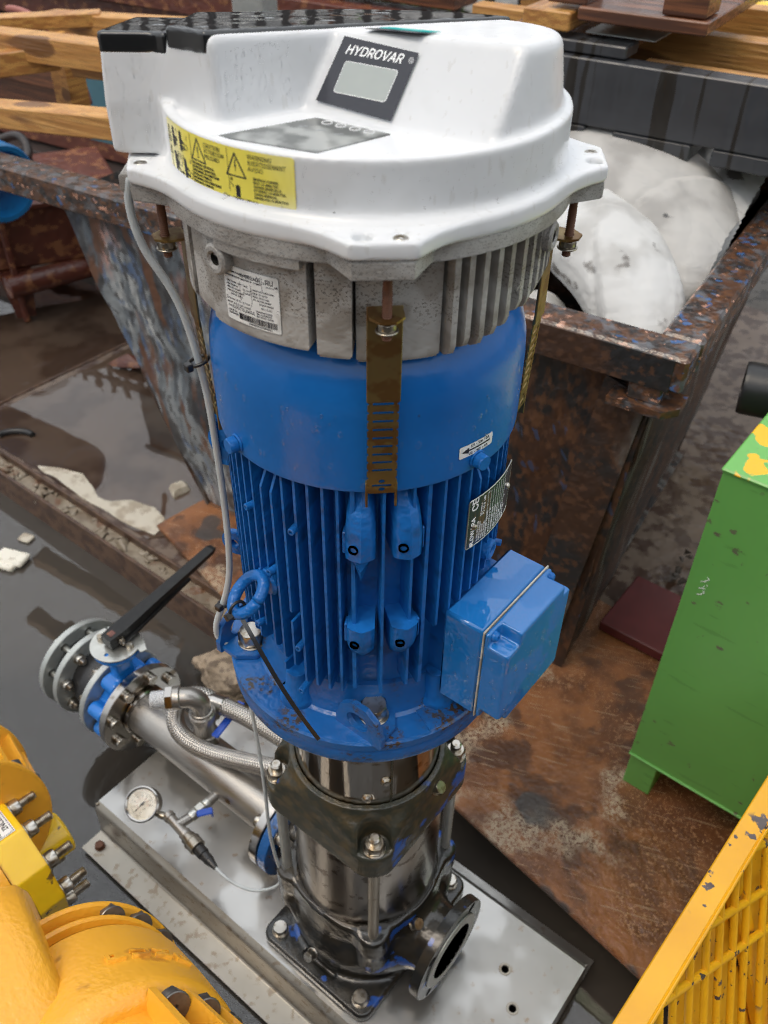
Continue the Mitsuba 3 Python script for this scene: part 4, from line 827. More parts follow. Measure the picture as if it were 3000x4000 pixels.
def wafer_f(X, Y, Z):
    x = X; r = np.sqrt(Y * Y + Z * Z); th = np.arctan2(Z, Y)
    d = smax(r - .064, np.abs(x) - .024, .004)
    for k in range(8):
        a = 2 * math.pi * (k + .5) / 8
        if abs(a - math.pi / 2) < .1: continue
        d = smin(d, smax(np.sqrt((Y - .080 * math.cos(a)) ** 2 + (Z - .080 * math.sin(a)) ** 2) - .0165, np.abs(x) - .020, .004), .012)
    neck = smax(smax(np.abs(x) - .016 - .10 * np.maximum(0, .09 - Z), np.abs(Y) - .021 - .2 * np.maximum(0, .10 - Z), .01), np.maximum(Z - .168, .04 - Z), .004)
    topf = smax(np.sqrt(x * x + Y * Y) - .047, np.abs(Z - .166) - .008, .004)
    return np.maximum(smin(smin(d, neck, .010), topf, .008), .044 - r)
VX = -.650
fv = frame(local(FE, (VX, 0, PZ)), E1)
part(bv, 'valve_body', nets(wafer_f, (-.06, -.11, -.11), (.06, .11, .18), .003), 'mat_valve_blue', fv, smooth=True)
dp2 = Point(0, 0).buffer(.050, quad_segs=24)
for k in range(8):
    a = math.radians(100 + k * 9); dp2 = dp2.difference(LineString([(.0455 * math.cos(a), .0455 * math.sin(a)), (.056 * math.cos(a), .056 * math.sin(a))]).buffer(.0024))
for a, r_ in ((-70, .033), (200, .033), (20, .035)): dp2 = dp2.difference(Point(r_ * math.cos(math.radians(a)), r_ * math.sin(math.radians(a))).buffer(.0042))
part(bv, 'notch_plate', bprism(dp2.union(Polygon([(.03, .045), (.062, .028), (.058, .016), (.04, .02)])), .003, .0006), 'mat_zinc', fv @ frame((0, 0, .1745)), smooth=25, label='pale notched plate under the lever')
for a in (200, 20):
    part(bv, 'plate_bolt', bolt(.013, .007), 'mat_bolt', fv @ frame((.033 * math.cos(math.radians(a)), .033 * math.sin(math.radians(a)), .1775), (1, .4, 0)))
lv = part(bv, 'lever', [hull([(x, y, z) for y, w, z0, z1 in ((-.018, .014, .182, .206), (.02, .0165, .184, .210), (.11, .0125, .208, .222), (.265, .011, .236, .246), (.275, .007, .238, .244)) [i:i + 2] for x in (-w, w) for z in (z0, z1)]) for i in range(4)] + [rod(.013, .177, .19, .001, 20)], 'mat_black_paint', fv, smooth=30, label='long black valve lever')
part(lv, 'shaft_end', cbox(-.007, .007, -.010, .004, .2055, .2085, .001), 'mat_red_rust', fv, label='rusty square shaft end')
part(lv, 'clamp_screw', tf(cat(bolt(.012, .007), rod(.003, 0, .02)), fv @ zframe((.014, .006, .192), (.9, -.3, .2))), 'mat_bolt')
part(bv, 'latch_bar', [hull([(x, y, z) for y, w, z0, z1 in ((.0, .006, .180, .186), (.20, .005, .205, .209)) for x in (-w, w) for z in (z0, z1)])], 'mat_black_paint', fv @ frame((.018, 0, 0), (1, .08, 0)))
ej = thing('expansion_joint', 'black rubber expansion joint between plated flanges, at the far end of the pipe', 'pipe joint')
xring(-.690, fpl(.100, .060, .015), 'mat_galv', 'near_flange', ej)
xring(-.780, fpl(.100, .060, .015), 'mat_galv', 'far_flange', ej)
xring(-.825, fpl(.102, .060, .015), 'mat_galv', 'end_flange', ej)
part(ej, 'rubber_bellow', tf(lathe([(.05, -.772), (.062, -.772), (.064, -.762), (.070, -.745), (.073, -.728), (.070, -.710), (.064, -.695), (.062, -.680), (.05, -.680)], 64), zframe(local(FE, (0, 0, PZ)), E1, E2)), 'mat_rubber', smooth=50)
part(ej, 'gasket_ring', tf(lathe([(.04, -.812), (.07, -.812), (.07, -.778), (.04, -.778)], 48), zframe(local(FE, (0, 0, PZ)), E1, E2)), 'mat_rubber')
for k in range(8):
    a = 2 * math.pi * (k + .5) / 8
    for x, s in ((-.765, 1), (-.690, -1)):
        f = zframe(local(FE, (x, 0, PZ)), E1 * s, E2) @ zframe((.079 * math.cos(a) * 1, .079 * math.sin(a), 0), (0, 0, 1))
        part(ej, 'flange_bolt', nutstud(.022, .012, .007, .022, False), 'mat_bolt', f)
    f = zframe(local(FE, (-.825, 0, PZ)), E1, E2) @ zframe((.079 * math.cos(a), .079 * math.sin(a), 0), (0, 0, 1))
    part(ej, 'stud', at(rod(.0065, -.016, .06, .001, 12)), 'mat_zinc', f)
    part(ej, 'stud_nut', at(hexa(.022, .011), 0, 0, -.011), 'mat_zinc', f)
# riser with elbow
rs = thing('elbow_riser', 'steel riser with tee and elbow standing on the pipe, its threaded end open', 'pipe fitting')
RX, RY = -.418, .012
fr = frame(local(FE, (RX, RY, 0)), E1)
part(rs, 'weld_socket', at(ring(.012, .0235, -.632, -.600, .003, 32)), 'mat_steel', fr)
part(rs, 'tee_body', [at(rod(.0215, -.603, -.535, .003, 32)), at(ring(.015, .0255, -.548, -.530, .003, 32)), at(ring(.015, .0245, -.606, -.592, .003, 32))], 'mat_pipe', fr)
part(rs, 'side_outlet', tf(cat(rod(.0185, 0, .034, .002, 28), ring(.012, .0215, .022, .036, .002, 28)), fr @ zframe((0, 0, -.568), (-.35, .94, 0))), 'mat_pipe')
arc = [np.array([0, 0, -.534])] + [np.array([-.026 * (1 - math.cos(t)) , 0, -.512 + .026 * math.sin(t)]) for t in np.linspace(0, math.pi / 2, 9)] + [np.array([-.045, 0, -.486])]
arc = np.array(arc); ang = math.radians(44); arc = np.stack([arc[:, 0] * math.cos(ang), arc[:, 0] * math.sin(ang), arc[:, 2]], 1)
part(rs, 'elbow', [tube(arc, .0195, 24), at(ring(.012, .0225, -.538, -.524, .002, 32))], 'mat_pipe', fr, smooth=50)
fe = fr @ zframe(arc[-1], (-math.cos(ang), -math.sin(ang), -.04))
part(rs, 'elbow_collar', ring(.010, .0225, -.012, .003, .002, 28), 'mat_pipe', fe)
part(rs, 'hex_nipple', [at(hexa(.040, .014, False), 0, 0, .002)], 'mat_steel', fe)
part(rs, 'threaded_end', [at(thread(.0172, 0, .030, .0026, 28), 0, 0, .015)], 'mat_white', fe, label='white taped pipe thread')
# braided hoses
def hose(pts, r, label, n=90):
    path = spline(pts, n * 3); t = np.gradient(path, axis=0); t /= np.linalg.norm(t, axis=1, keepdims=True)
    k = thing('braided_hose', label, 'hose', 'braided steel hoses by the pump')
    a0 = np.cross(t[0], [0, 0, 1.0]); A = []
    for q in t: a0 = a0 - q * (a0 @ q); a0 /= np.linalg.norm(a0); A.append(a0)
    A = np.array(A); B = np.cross(t, A); s = np.concatenate([[0], np.cumsum(np.linalg.norm(np.diff(path, axis=0), axis=1))])
    part(k, 'inner_hose', tube(path, r - .0016, 18), 'mat_rubber', smooth=True); st_ = []
    for sg in (1, -1):
        for i in range(11):
            ph = sg * (s / .060 * 2 * np.pi) + 2 * np.pi * i / 11; rr = r - .0010 + .0007 * np.cos(11 * (s / .060 * 2 * np.pi) + (0 if sg > 0 else np.pi))
            st_.append(tube(path + rr[:, None] * (np.cos(ph)[:, None] * A + np.sin(ph)[:, None] * B), .0019, 6, cap=False))
    part(k, 'braid', st_, 'mat_braid', smooth=True)
    for a, b in ((0, 1), (-1, -2)):
        part(k, 'ferrule', ring(.004, r * 1.16, -.012, .016, .001, 24), 'mat_steel', zframe(path[a], path[b] - path[a]))
    return k
L = lambda x, y, z: local(FE, (x, y, z))
hose([L(-.424, .052, -.566), L(-.450, .048, -.548), L(-.485, .018, -.555), L(-.478, -.012, -.590), L(-.425, -.022, -.600), L(-.350, -.008, -.592), L(-.262, .020, -.575), L(-.18, .05, -.56)], .0165, 'braided steel hose looping from the riser across the top of the pipe')
hose([L(-.418, .050, -.548), L(-.38, .060, -.548), L(-.32, .070, -.552), L(-.25, .078, -.556), L(-.16, .088, -.57)], .0165, 'straight braided steel hose behind the pipe, beside the blue lever')
sv = thing('small_ball_valve', 'small steel valve with a narrow blue lever, behind the braided hoses', 'valve')
part(sv, 'valve_body', tf(cat(rod(.013, -.02, .035, .002, 20), hexa(.03, .012), at(hexa(.028, .010), 0, 0, .024)), zframe(L(-.462, .044, -.548), E1 + .1 * E2)), 'mat_steel')
part(sv, 'blue_lever', [cbox(-.008, .008, -.085, .008, .016, .021, .002), rod(.006, 0, .018)], 'mat_blue_plastic', frame(L(-.395, .085, -.585), unit(E1 + .2 * E2)))
# pressure gauge group
pg = thing('pressure_gauge', 'round pressure gauge with valve and sensor on a steel tee, beside the pipe', 'gauge')
GZ = -.672
def gx(p, q): return zframe(L(*p), L(*q) - L(*p))
t0, t1 = (-.346, -.118, GZ), (-.340, -.046, PZ)
part(pg, 'nipple', tf(cat(rod(.0095, 0, .022, .001, 20)), gx((-.340, -.066, PZ), t1)), 'mat_pipe')
part(pg, 'valve_body', [tf(cat(hexa(.021, .014, False), at(cbox(-.0095, .0095, -.0095, .0095, .014, .034, .003)), at(hexa(.020, .010, False), 0, 0, .034)), gx((-.3445, -.108, GZ), (-.340, -.066, PZ)))], 'mat_zinc')
part(pg, 'valve_lever', [cbox(-.010, .020, -.0075, .0075, .012, .016, .002), cbox(.016, .020, -.0075, .0075, .000, .016, .002)], 'mat_blue_plastic', frame(L(-.326, -.092, GZ + .002), E1 * .6 + E2 * .8), label='small blue valve lever')
part(pg, 'tee', [tf(rod(.0095, -.030, .030, .001, 20), gx((-.351, -.134, GZ), (-.30, -.139, GZ))), tf(rod(.0095, 0, .028, .001, 20), gx((-.351, -.134, GZ), (-.345, -.108, GZ))), tf(ring(.006, .0115, .020, .031, .001, 20), gx((-.351, -.134, GZ), (-.30, -.139, GZ))), tf(ring(.006, .0115, -.031, -.02, .001, 20), gx((-.351, -.134, GZ), (-.30, -.139, GZ)))], 'mat_pipe')
part(pg, 'gauge_stem', tf(cat(rod(.006, 0, .026, .001, 16), at(hexa(.013, .012, False), 0, 0, .002)), gx((-.381, -.136, GZ), (-.41, -.144, GZ))), 'mat_brass_grey')
GC = L(-.428, -.148, GZ + .012)
gn = unit(np.array([-.10, -.55, .82]) * 1.0)
fg = zframe(GC, gn, unit(E1))
gc = part(pg, 'gauge_case', lathe([(0, -.022), (.026, -.022), (.031, -.018), (.032, .006), (.0335, .008), (.0335, .011), (.031, .0125), (.0285, .011), (.0285, .006), (0, .006)], 64), 'mat_steel', fg, smooth=30, label='round steel gauge case')
dl = part(gc, 'dial', rod(.0285, .0060, .0075, .0002, 48), 'mat_dial', fg, label='stained cream dial')
tick = []
for k in range(41):
    a = math.radians(225 - 270 * k / 40); r0 = .0185 if k % 5 == 0 else .0205
    tick.append(line2(r0 * math.cos(a), r0 * math.sin(a), .0225 * math.cos(a), .0225 * math.sin(a), .00035, .0077))
for k in range(9):
    a = math.radians(225 - 270 * k / 8); tick.append(text(str(2 * k), .0032, .0155 * math.cos(a), .0155 * math.sin(a) - .0015, 1, False, w=.0077, center=True))
tick.append(text('bar', .0032, -.001, -.0105, 1, False, w=.0077, center=True))
part(gc, 'scale', tick, 'mat_ink', fg @ frame((0, 0, 0), (.35, .94, 0)), smooth=False)
rt_ = []
for k in range(9):
    a = math.radians(225 - 270 * k / 8); rt_.append(text(str(30 * k), .002, .0105 * math.cos(a), .0105 * math.sin(a) - .001, 1, False, w=.0077, center=True))
part(gc, 'inner_scale', rt_, 'mat_red_ink', fg @ frame((0, 0, 0), (.35, .94, 0)), smooth=False)
part(gc, 'needle', [prism(Polygon([(-.0012, -.007), (.0012, -.007), (.0008, 0), (.0003, .019), (-.0003, .019), (-.0008, 0)]), .0005, .0084), rod(.0024, .0077, .0098, .0004, 20)], 'mat_ink', fg @ frame((0, 0, 0), (-.97, .2, 0)))
part(gc, 'gauge_glass', rod(.0284, .0108, .0109, .00001, 48), 'mat_glass', fg)
part(pg, 'sensor', [tf(cat(hexa(.024, .012, False), at(rod(.0155, 0, .022, .001, 28), 0, 0, .012), at(ring(.008, .0165, .012, .016, .001, 28))), gx((-.320, -.137, GZ), (-.27, -.142, GZ)))], 'mat_brass_grey', label='steel pressure sensor')
part(pg, 'sensor_plug', [tf(cat(rod(.0115, 0, .020, .002, 20), at(rod(.0095, 0, .018, .002, 20), 0, 0, .018), at(lathe([(0, 0), (.009, 0), (.0045, .020), (0, .021)], 20), 0, 0, .034), at(cbox(-.004, .004, .006, .0155, .002, .020, .001))), gx((-.287, -.1405, GZ), (-.24, -.1455, GZ)))], 'mat_rubber', label='black ribbed sensor plug')
sc_p = spline([L(-.234, -.146, GZ), L(-.215, -.147, GZ - .002), L(-.185, -.142, GZ - .01), L(-.15, -.130, GZ - .005), L(-.118, -.112, GZ + .02), L(-.103, -.108, GZ + .06), L(-.108, -.110, GZ + .14), L(-.112, -.110, -.36), L(-.118, -.108, -.20), L(-.135, -.10, -.06)], 90)
whole('sensor_cable', tube(sc_p, .0028, 10), 'mat_cable', 'thin grey cable running from the gauge sensor up beside the pump collar', 'cable', smooth=True)
# the drive's own cable down the left side
cp = spline([np.array(p) for p in [(-.1977, -.03, .586), (-.2015, -.03, .567), (-.2005, -.03, .545), (-.1936, -.03, .5195), (-.1825, -.03, .497), (-.1724, -.03, .471), (-.166, -.03, .442), (-.1615, -.03, .409), (-.1585, -.028, .369), (-.1575, -.026, .326), (-.157, -.025, .276), (-.157, -.025, .223), (-.158, -.027, .174), (-.1625, -.03, .1215), (-.1755, -.03, .074), (-.1855, -.03, .0425), (-.1855, -.03, .0200), (-.176, -.028, .004), (-.162, -.02, .002)]], 140)
whole('power_cable', tube(cp, .0038, 12), 'mat_cable', 'grey cable hanging down the left side of the motor from the drive', 'cable', smooth=True)
def ziptie(label, path, width, th, head, hdir):
    k = thing('cable_tie', label, 'cable tie', 'black cable ties'); p = np.asarray(path)
    part(k, 'band', tube(p, width, 8), 'mat_rubber', smooth=True); part(k, 'head', cbox(-.0045, .0045, -.004, .004, -.0035, .0035, .001), 'mat_rubber', zframe(head, hdir)); return k
c1 = np.array([-.1625, -.0300, .412]); a = np.linspace(0, 2 * math.pi, 24)
ziptie('black cable tie around the grey cable and the left strap', [c1 + np.array([.010 * math.cos(t), .009 * math.sin(t), .003 * math.cos(t)]) for t in a], .0018, .001, c1 + np.array([-.008, -.008, -.002]), (-.7, -.5, 0))
c2 = np.array([-.1735, -.030, .079])
ziptie('small black cable tie on the grey cable beside the lifting eye', [c2 + np.array([.006 * math.cos(t), .006 * math.sin(t), 0]) for t in a], .0016, .001, c2 + np.array([-.004, -.006, 0]), (-.6, -.7, 0))
k = thing('cable_tie', 'long black cable tie hanging from the lifting eye down to the motor flange', 'cable tie', 'black cable ties')
tail = spline([EYE + np.array([.000, -.002, .002]), EYE + np.array([.018, -.022, -.022]), EYE + np.array([.044, -.040, -.075]), EYE + np.array([.066, -.046, -.125]), EYE + np.array([.082, -.048, -.160])], 40)
tg = np.gradient(tail, axis=0); sd = np.array([unit(np.cross(t, (.3, -.9, .3))) for t in tg]); nn = np.array([unit(np.cross(s, t)) for s, t in zip(sd, tg)])
vv = np.concatenate([tail + sd * .0023 + nn * .0005, tail - sd * .0023 + nn * .0005, tail - sd * .0023 - nn * .0005, tail + sd * .0023 - nn * .0005]); n_ = len(tail); ff = []
for q in range(4):
    for i in range(n_ - 1): ff += [(q * n_ + i, (q + 1) % 4 * n_ + i, (q + 1) % 4 * n_ + i + 1), (q * n_ + i, (q + 1) % 4 * n_ + i + 1, q * n_ + i + 1)]
tail_m = trimesh.Trimesh(vv, ff, process=False)
if tail_m.volume < 0: tail_m.invert()
part(k, 'tail', tail_m, 'mat_tie', smooth=30)
part(k, 'loop', tube([EYE + rd * .0095 * math.cos(t) + np.array([0, 0, .011]) * math.sin(t) for t in a], .0017, 8), 'mat_rubber', smooth=True)
part(k, 'head', cbox(-.005, .005, -.004, .004, -.004, .004, .001), 'mat_rubber', zframe(EYE + rd * .010 + np.array([0, 0, -.002]), (.5, -.5, -.6)))

# ================================================================== the waste skip (local x along its near side, y into it)
sp = thing('waste_skip', 'battered rusty waste skip holding white sacks, behind the pump', 'skip')
def skin(quad, t, nu, nv, amp, seed):
    """a dented plate over the quad a,b,c,d (bottom-left, bottom-right, top-right, top-left), thickness t behind it"""
    a, b, c, d = [np.array(q, float) for q in quad]; u, v = np.meshgrid(np.linspace(0, 1, nu), np.linspace(0, 1, nv), indexing='ij')
    u, v = u[..., None], v[..., None]; p = (a * (1 - u) + b * u) * (1 - v) + (d * (1 - u) + c * u) * v
    nrm = unit(np.cross(b - a, d - a)); p = p + nrm * ((meshkit.fbm(p * 3.2, 4, seed) - .5) * amp)[..., None]
    q = p - nrm * t; P_ = np.concatenate([p.reshape(-1, 3), q.reshape(-1, 3)]); N = nu * nv; F_ = []
    i, j = np.meshgrid(np.arange(nu - 1), np.arange(nv - 1), indexing='ij'); k = (i * nv + j).ravel()
    F_ = [np.stack([k, k + nv, k + nv + 1], 1), np.stack([k, k + nv + 1, k + 1], 1), N + np.stack([k, k + nv + 1, k + nv], 1), N + np.stack([k, k + 1, k + nv + 1], 1)]
    bd = [i * nv for i in range(nu)] + [(nu - 1) * nv + j for j in range(1, nv)] + [i * nv + nv - 1 for i in range(nu - 2, -1, -1)] + [j for j in range(nv - 2, 0, -1)]
    bd = np.array(bd); b2 = np.roll(bd, -1); F_ += [np.stack([bd, N + bd, N + b2], 1), np.stack([bd, N + b2, b2], 1)]
    m = trimesh.Trimesh(P_, np.vstack(F_), process=False); m.fix_normals(); return m
HT, HR, DY = .83, .885, 1.02      # plate top, rim top (above z=-.78), depth
part(sp, 'near_side', skin([(0.0, 0, .0), (1.115, 0, .0), (1.175, 0, HT), (-.335, 0, HT)], .005, 70, 40, .05, 3), 'mat_skip', FS, smooth=40, label='dented near side, scraped grey, blue, pink and rust')
part(sp, 'right_end', skin([(1.115, 0, .0), (1.08, DY, .0), (1.175, DY, HT), (1.175, 0, HT)], .005, 40, 40, .04, 5), 'mat_skip_rust', FS, smooth=40)
part(sp, 'left_end', skin([(0, DY, 0), (0, 0, 0), (-.335, 0, HT), (-.335, DY, HT)], .005, 30, 30, .03, 6), 'mat_skip_rust', FS, smooth=40)
part(sp, 'far_side', skin([(1.08, DY, 0), (0, DY, 0), (-.335, DY, HT), (1.175, DY, HT)], .005, 40, 30, .03, 7), 'mat_skip_rust', FS, smooth=40)
part(sp, 'bottom_plate', cbox(.0, 1.10, .0, DY, -.004, .004, .001), 'mat_skip_rust', FS)
rimc = lambda x0, x1, y0, y1, z0=HT - .012, z1=HR: cbox(x0, x1, y0, y1, z0, z1, .006)
part(sp, 'rim', rimc(-.90, 1.222, -.045, .030), 'mat_rim', FS, smooth=30, label='thick flaking box rim along the near side')
part(sp, 'rim', rimc(1.150, 1.224, .032, DY + .05), 'mat_rim', FS, smooth=30)
part(sp, 'rim', rimc(-.37, 1.148, DY - .02, DY + .05), 'mat_wood_brown', FS, smooth=30)
part(sp, 'rim_patch', cbox(.88, 1.20, -.0475, -.044, HT - .012, HR - .004, .001), 'mat_skip_rust', FS, label='rusty plate welded on the rim')
part(sp, 'red_splash', warp(prism(affinity.scale(blob([(-.03, -.012), (.0, -.02), (.035, -.014), (.032, .012), (.0, .016), (-.012, .022), (-.034, .018)], .03, 4, 90), 1, 1), .0012), planemap((1.0, -.0452, HT + .022), (1, 0, 0), (0, 0, 1))), 'mat_red_board', FS, smooth=False, label='splash of red paint on the rim')
hk = hull([(x, y, z) for x, y in ((1.10, -.06), (1.20, -.06), (1.225, -.03), (1.225, .02), (1.10, .02)) for z in (HT - .060, HT - .045)])
part(sp, 'hook_lug', [hk, cbox(1.13, 1.19, -.043, .01, HT - .046, HT - .010, .003)], 'mat_rim', FS, smooth=30, label='rounded hook lug under the corner of the rim')
part(sp, 'corner_gusset', skin([(1.00, -.014, .12), (1.09, -.016, .10), (1.165, -.016, HT - .06), (1.08, -.016, HT - .03)], .006, 6, 20, .012, 12), 'mat_skip_rust', FS)
part(sp, 'skid_foot', [cbox(.05, 1.05, .02, .10, -.012, -.001, .002)], 'mat_dark_metal', FS)

def sack(label, rolls, mat, seed, fold=.010, h=.006, creases=(), holes=()):
    """a limp woven sack: flattened rolls of cloth along given paths, with long folds running along them and cross creases"""
    nodes = []
    for pts, rad, fl in rolls:
        q = spline(pts, 26); r = np.interp(np.linspace(0, 1, 26), np.linspace(0, 1, len(rad)), rad); nodes.append((q, r, fl))
    allp = np.concatenate([n[0] for n in nodes]); mr = max(n[1].max() for n in nodes) + .03
    lo, hi = allp.min(0) - mr, allp.max(0) + mr
    lo = np.maximum(lo, (-.32, .035, .45)); hi = np.minimum(hi, (1.140, 1.55, 1.3))
    def f(X, Y, Z):
        X, Y, Z = np.broadcast_arrays(X, Y, Z); D = None
        for m, (q, r, fl) in enumerate(nodes):
            d0 = np.full(X.shape, 9.0); s = np.zeros(X.shape); an = np.zeros(X.shape); t = np.gradient(q, axis=0); t /= np.linalg.norm(t, axis=1, keepdims=True)
            for k in range(len(q)):
                w = np.sqrt((X - q[k, 0]) ** 2 + (Y - q[k, 1]) ** 2 + ((Z - q[k, 2]) / fl) ** 2) - r[k]; on = w < d0
                side = np.array([-t[k, 1], t[k, 0]]); al = (X - q[k, 0]) * t[k, 0] + (Y - q[k, 1]) * t[k, 1]
                d0 = np.where(on, w, d0); s = np.where(on, k / 25 + al * .6, s); an = np.where(on, np.arctan2(Z - q[k, 2], (X - q[k, 0]) * side[0] + (Y - q[k, 1]) * side[1]), an)
            wob = meshkit.fbm(np.stack([X * 3, Y * 3, Z * 3 + seed], -1), 2, seed)
            v = an * 1.1 + wob * 1.6 + s * .8
            r1 = np.abs(meshkit.noise(np.stack([s * 1.3 + m * 7, v * 2.1, s * 0 + seed], -1), seed) - .5)
            r2 = np.abs(meshkit.noise(np.stack([s * 6.0 + an * 1.5, v * 2.6 + 5, s * 0], -1), seed + 2) - .5)
            d0 = d0 - (wob - .5) * fold * 2.2 + np.exp(-r1 / .06) * fold * .45
            D = d0 if D is None else smin(D, d0, .012)
        for o, nrm, dep, wd in creases:          # a sharp pulled crease: a groove with a raised lip beside it
            q = (X - o[0]) * nrm[0] + (Y - o[1]) * nrm[1] + (Z - o[2]) * nrm[2] + (wob - .5) * .05
            D = D + dep * np.exp(-np.abs(q) / wd) - dep * .6 * np.exp(-np.abs(q - 3 * wd) / (2 * wd))
        for o, rad in holes: D = smax(D, -(np.sqrt(((X - o[0]) / rad[0]) ** 2 + ((Y - o[1]) / rad[1]) ** 2 + ((Z - o[2]) / rad[2]) ** 2) - 1) * min(rad), .012)
        return D * .8
    return whole('white_sack', nets(f, lo, hi, h), mat, label, 'sack', FS, smooth=True, group='white sacks in the skip')
def nv(*v): return tuple(unit(v))
sack('bright white woven sack folded over, nearest the front rim of the skip', [([(.58, .50, .82), (.76, .44, .875), (.94, .33, .865), (1.075, .19, .79)], (.10, .12, .115, .09), .72), ([(.84, .24, .72), (.95, .16, .68)], (.065, .055), 1.0)], 'mat_sack', 2, .008,
     creases=[((.93, .36, .95), nv(.5, -.8, .1), .006, .006), ((.97, .2, .85), nv(.9, .3, .2), .008, .006)], holes=[((1.065, .115, .765), (.055, .06, .055))])
sack('low white sack end lying against the inside of the front rim', [([(.40, .30, .78), (.58, .20, .80), (.74, .13, .75)], (.11, .11, .08), .75)], 'mat_sack', 31, .008)
sack('large greyish white sack with a black smear, behind the folded sack', [([(.50, .70, .86), (.74, .68, .91), (.95, .58, .885), (1.06, .44, .80)], (.16, .20, .18, .13), .62)], 'mat_sack_grey', 5, .010, .006,
     creases=[((.98, .50, .92), nv(.72, -.5, -.1), .012, .007), ((.80, .55, .95), nv(.3, .9, .2), .006, .008), ((.88, .75, .95), nv(-.3, .8, .3), .007, .008)])
sack('crumpled pale sack at the right end of the skip, beside the end rim', [([(1.03, .95, .88), (1.06, .74, .87), (1.06, .50, .80), (1.06, .26, .70)], (.12, .12, .11, .09), .8)], 'mat_sack', 9, .008,
     creases=[((1.06, .62, .92), nv(.2, .9, .2), .010, .007), ((1.06, .45, .85), nv(.5, .8, .2), .009, .007)])
sack('grey sack at the back of the skip under the black timber', [([(.40, .92, .84), (.70, .94, .88), (1.02, .93, .84)], (.09, .12, .09), .8)], 'mat_sack_grey', 13, .012, .008)
sack('low white sack in the left half of the skip behind the drive', [([(-.10, .50, .72), (.2, .45, .74), (.45, .5, .70)], (.2, .28, .2), .5)], 'mat_sack', 17, .016, .012)
sack('pale sack heaped beyond the far rim of the skip', [([(.55, 1.28, .82), (.95, 1.30, .87), (1.05, 1.27, .82)], (.14, .19, .14), .7)], 'mat_sack', 21, .014, .010)

# ------------------------------------------------------------------ timber lying on and behind the skip
def beam(k, name, x0, x1, y0, y1, z0, z1, mat, rz=0.0, rx=0.0, label=None):
    """one squared timber; coordinates in the skip frame with z above the flange"""
    cx, cy, cz = (x0 + x1) / 2, (y0 + y1) / 2, (z0 + z1) / 2 + .78
    m = cbox(x0 - (x0 + x1) / 2, x1 - (x0 + x1) / 2, y0 - cy, y1 - cy, z0 - (z0 + z1) / 2, z1 - (z0 + z1) / 2, .003)
    xd = np.array([math.cos(rz) * math.cos(rx), math.sin(rz) * math.cos(rx), math.sin(rx)])
    return part(k, name, m, mat, FS @ frame((cx, cy, cz), xd), smooth=20, label=label)
cr = thing('timber_crate', 'orange wet timber crate frame lying across the left of the skip', 'crate')
beam(cr, 'rail', -1.15, .22, -.02, .052, .185, .235, 'mat_wood', 0, .10, 'lowest front rail with dark knots')
beam(cr, 'rail', -1.50, .05, .30, .375, .235, .300, 'mat_wood', 0, .045, 'middle rail')
beam(cr, 'rail', -1.01, .10, .60, .672, .262, .318, 'mat_wood', 0, .07, 'short upper rail')
beam(cr, 'slat', -.66, -.10, .385, .41, .208, .244, 'mat_wood', 0, .06)
beam(cr, 'cross_piece', -1.10, -.60, .16, .21, .195, .255, 'mat_wood_cross', .9, .06)
beam(cr, 'cross_piece', -1.06, -.74, .50, .56, .262, .30, 'mat_wood_cross', .75, .02)
beam(cr, 'post', -.84, -.77, .46, .53, .06, .262, 'mat_wood_cross')
beam(cr, 'post', .10, .17, .30, .37, .10, .235, 'mat_wood_cross')
bp = thing('black_pallet', 'black painted wet pallet lying over the right of the skip', 'pallet')
beam(bp, 'beam', .30, 1.75, .58, .64, .252, .385, 'mat_black_wood', label='broad black beam streaked by rain')
for x0, x1 in ((.56, .76), (.825, 1.00), (1.045, 1.25), (1.32, 1.50)): beam(bp, 'bottom_board', x0, x1, .582, 1.25, .216, .250, 'mat_black_wood')
beam(bp, 'top_board', .45, .82, .60, .68, .388, .412, 'mat_black_wood')
beam(bp, 'top_board', .50, .80, .70, .90, .386, .406, 'mat_wood_brown')
beam(bp, 'beam', .30, 1.75, .90, .96, .252, .396, 'mat_wood', label='orange middle beam')
beam(bp, 'beam', .30, 1.75, 1.20, 1.26, .252, .410, 'mat_wood', label='orange rear beam')
beam(bp, 'ledge', .84, 1.75, .642, .70, .362, .378, 'mat_wood')
st = thing('stacked_timber', 'dark wet timber frame resting on the black pallet', 'timber')
beam(st, 'cross_block', .575, .685, .60, 1.45, .425, .462, 'mat_wood_cross', 0, 0, 'pale orange block end')
beam(st, 'long_board', -.20, 1.10, .98, 1.10, .464, .50, 'mat_wood_brown')
beam(st, 'foot_board', .70, .975, .60, 1.12, .450, .476, 'mat_wood_dark')
beam(st, 'post', .875, .965, .61, .71, .478, .70, 'mat_wood_dark')
beam(st, 'post', .62, .71, .62, .72, .474, .70, 'mat_wood_dark')
beam(st, 'tin_sheet', .70, .86, .66, .90, .416, .420, 'mat_galv')
whole('black_pipe', tf(cat(lathe([(.025, -.02), (.048, -.02), (.050, -.012), (.050, .5), (.025, .5), (.025, -.02)], 40)), zframe(local(FS, (1.31, .17, .75)), SD + np.array([.05, .15, .02]))), 'mat_rubber',
      'black round pipe end poking in from the right beyond the skip corner', 'pipe')
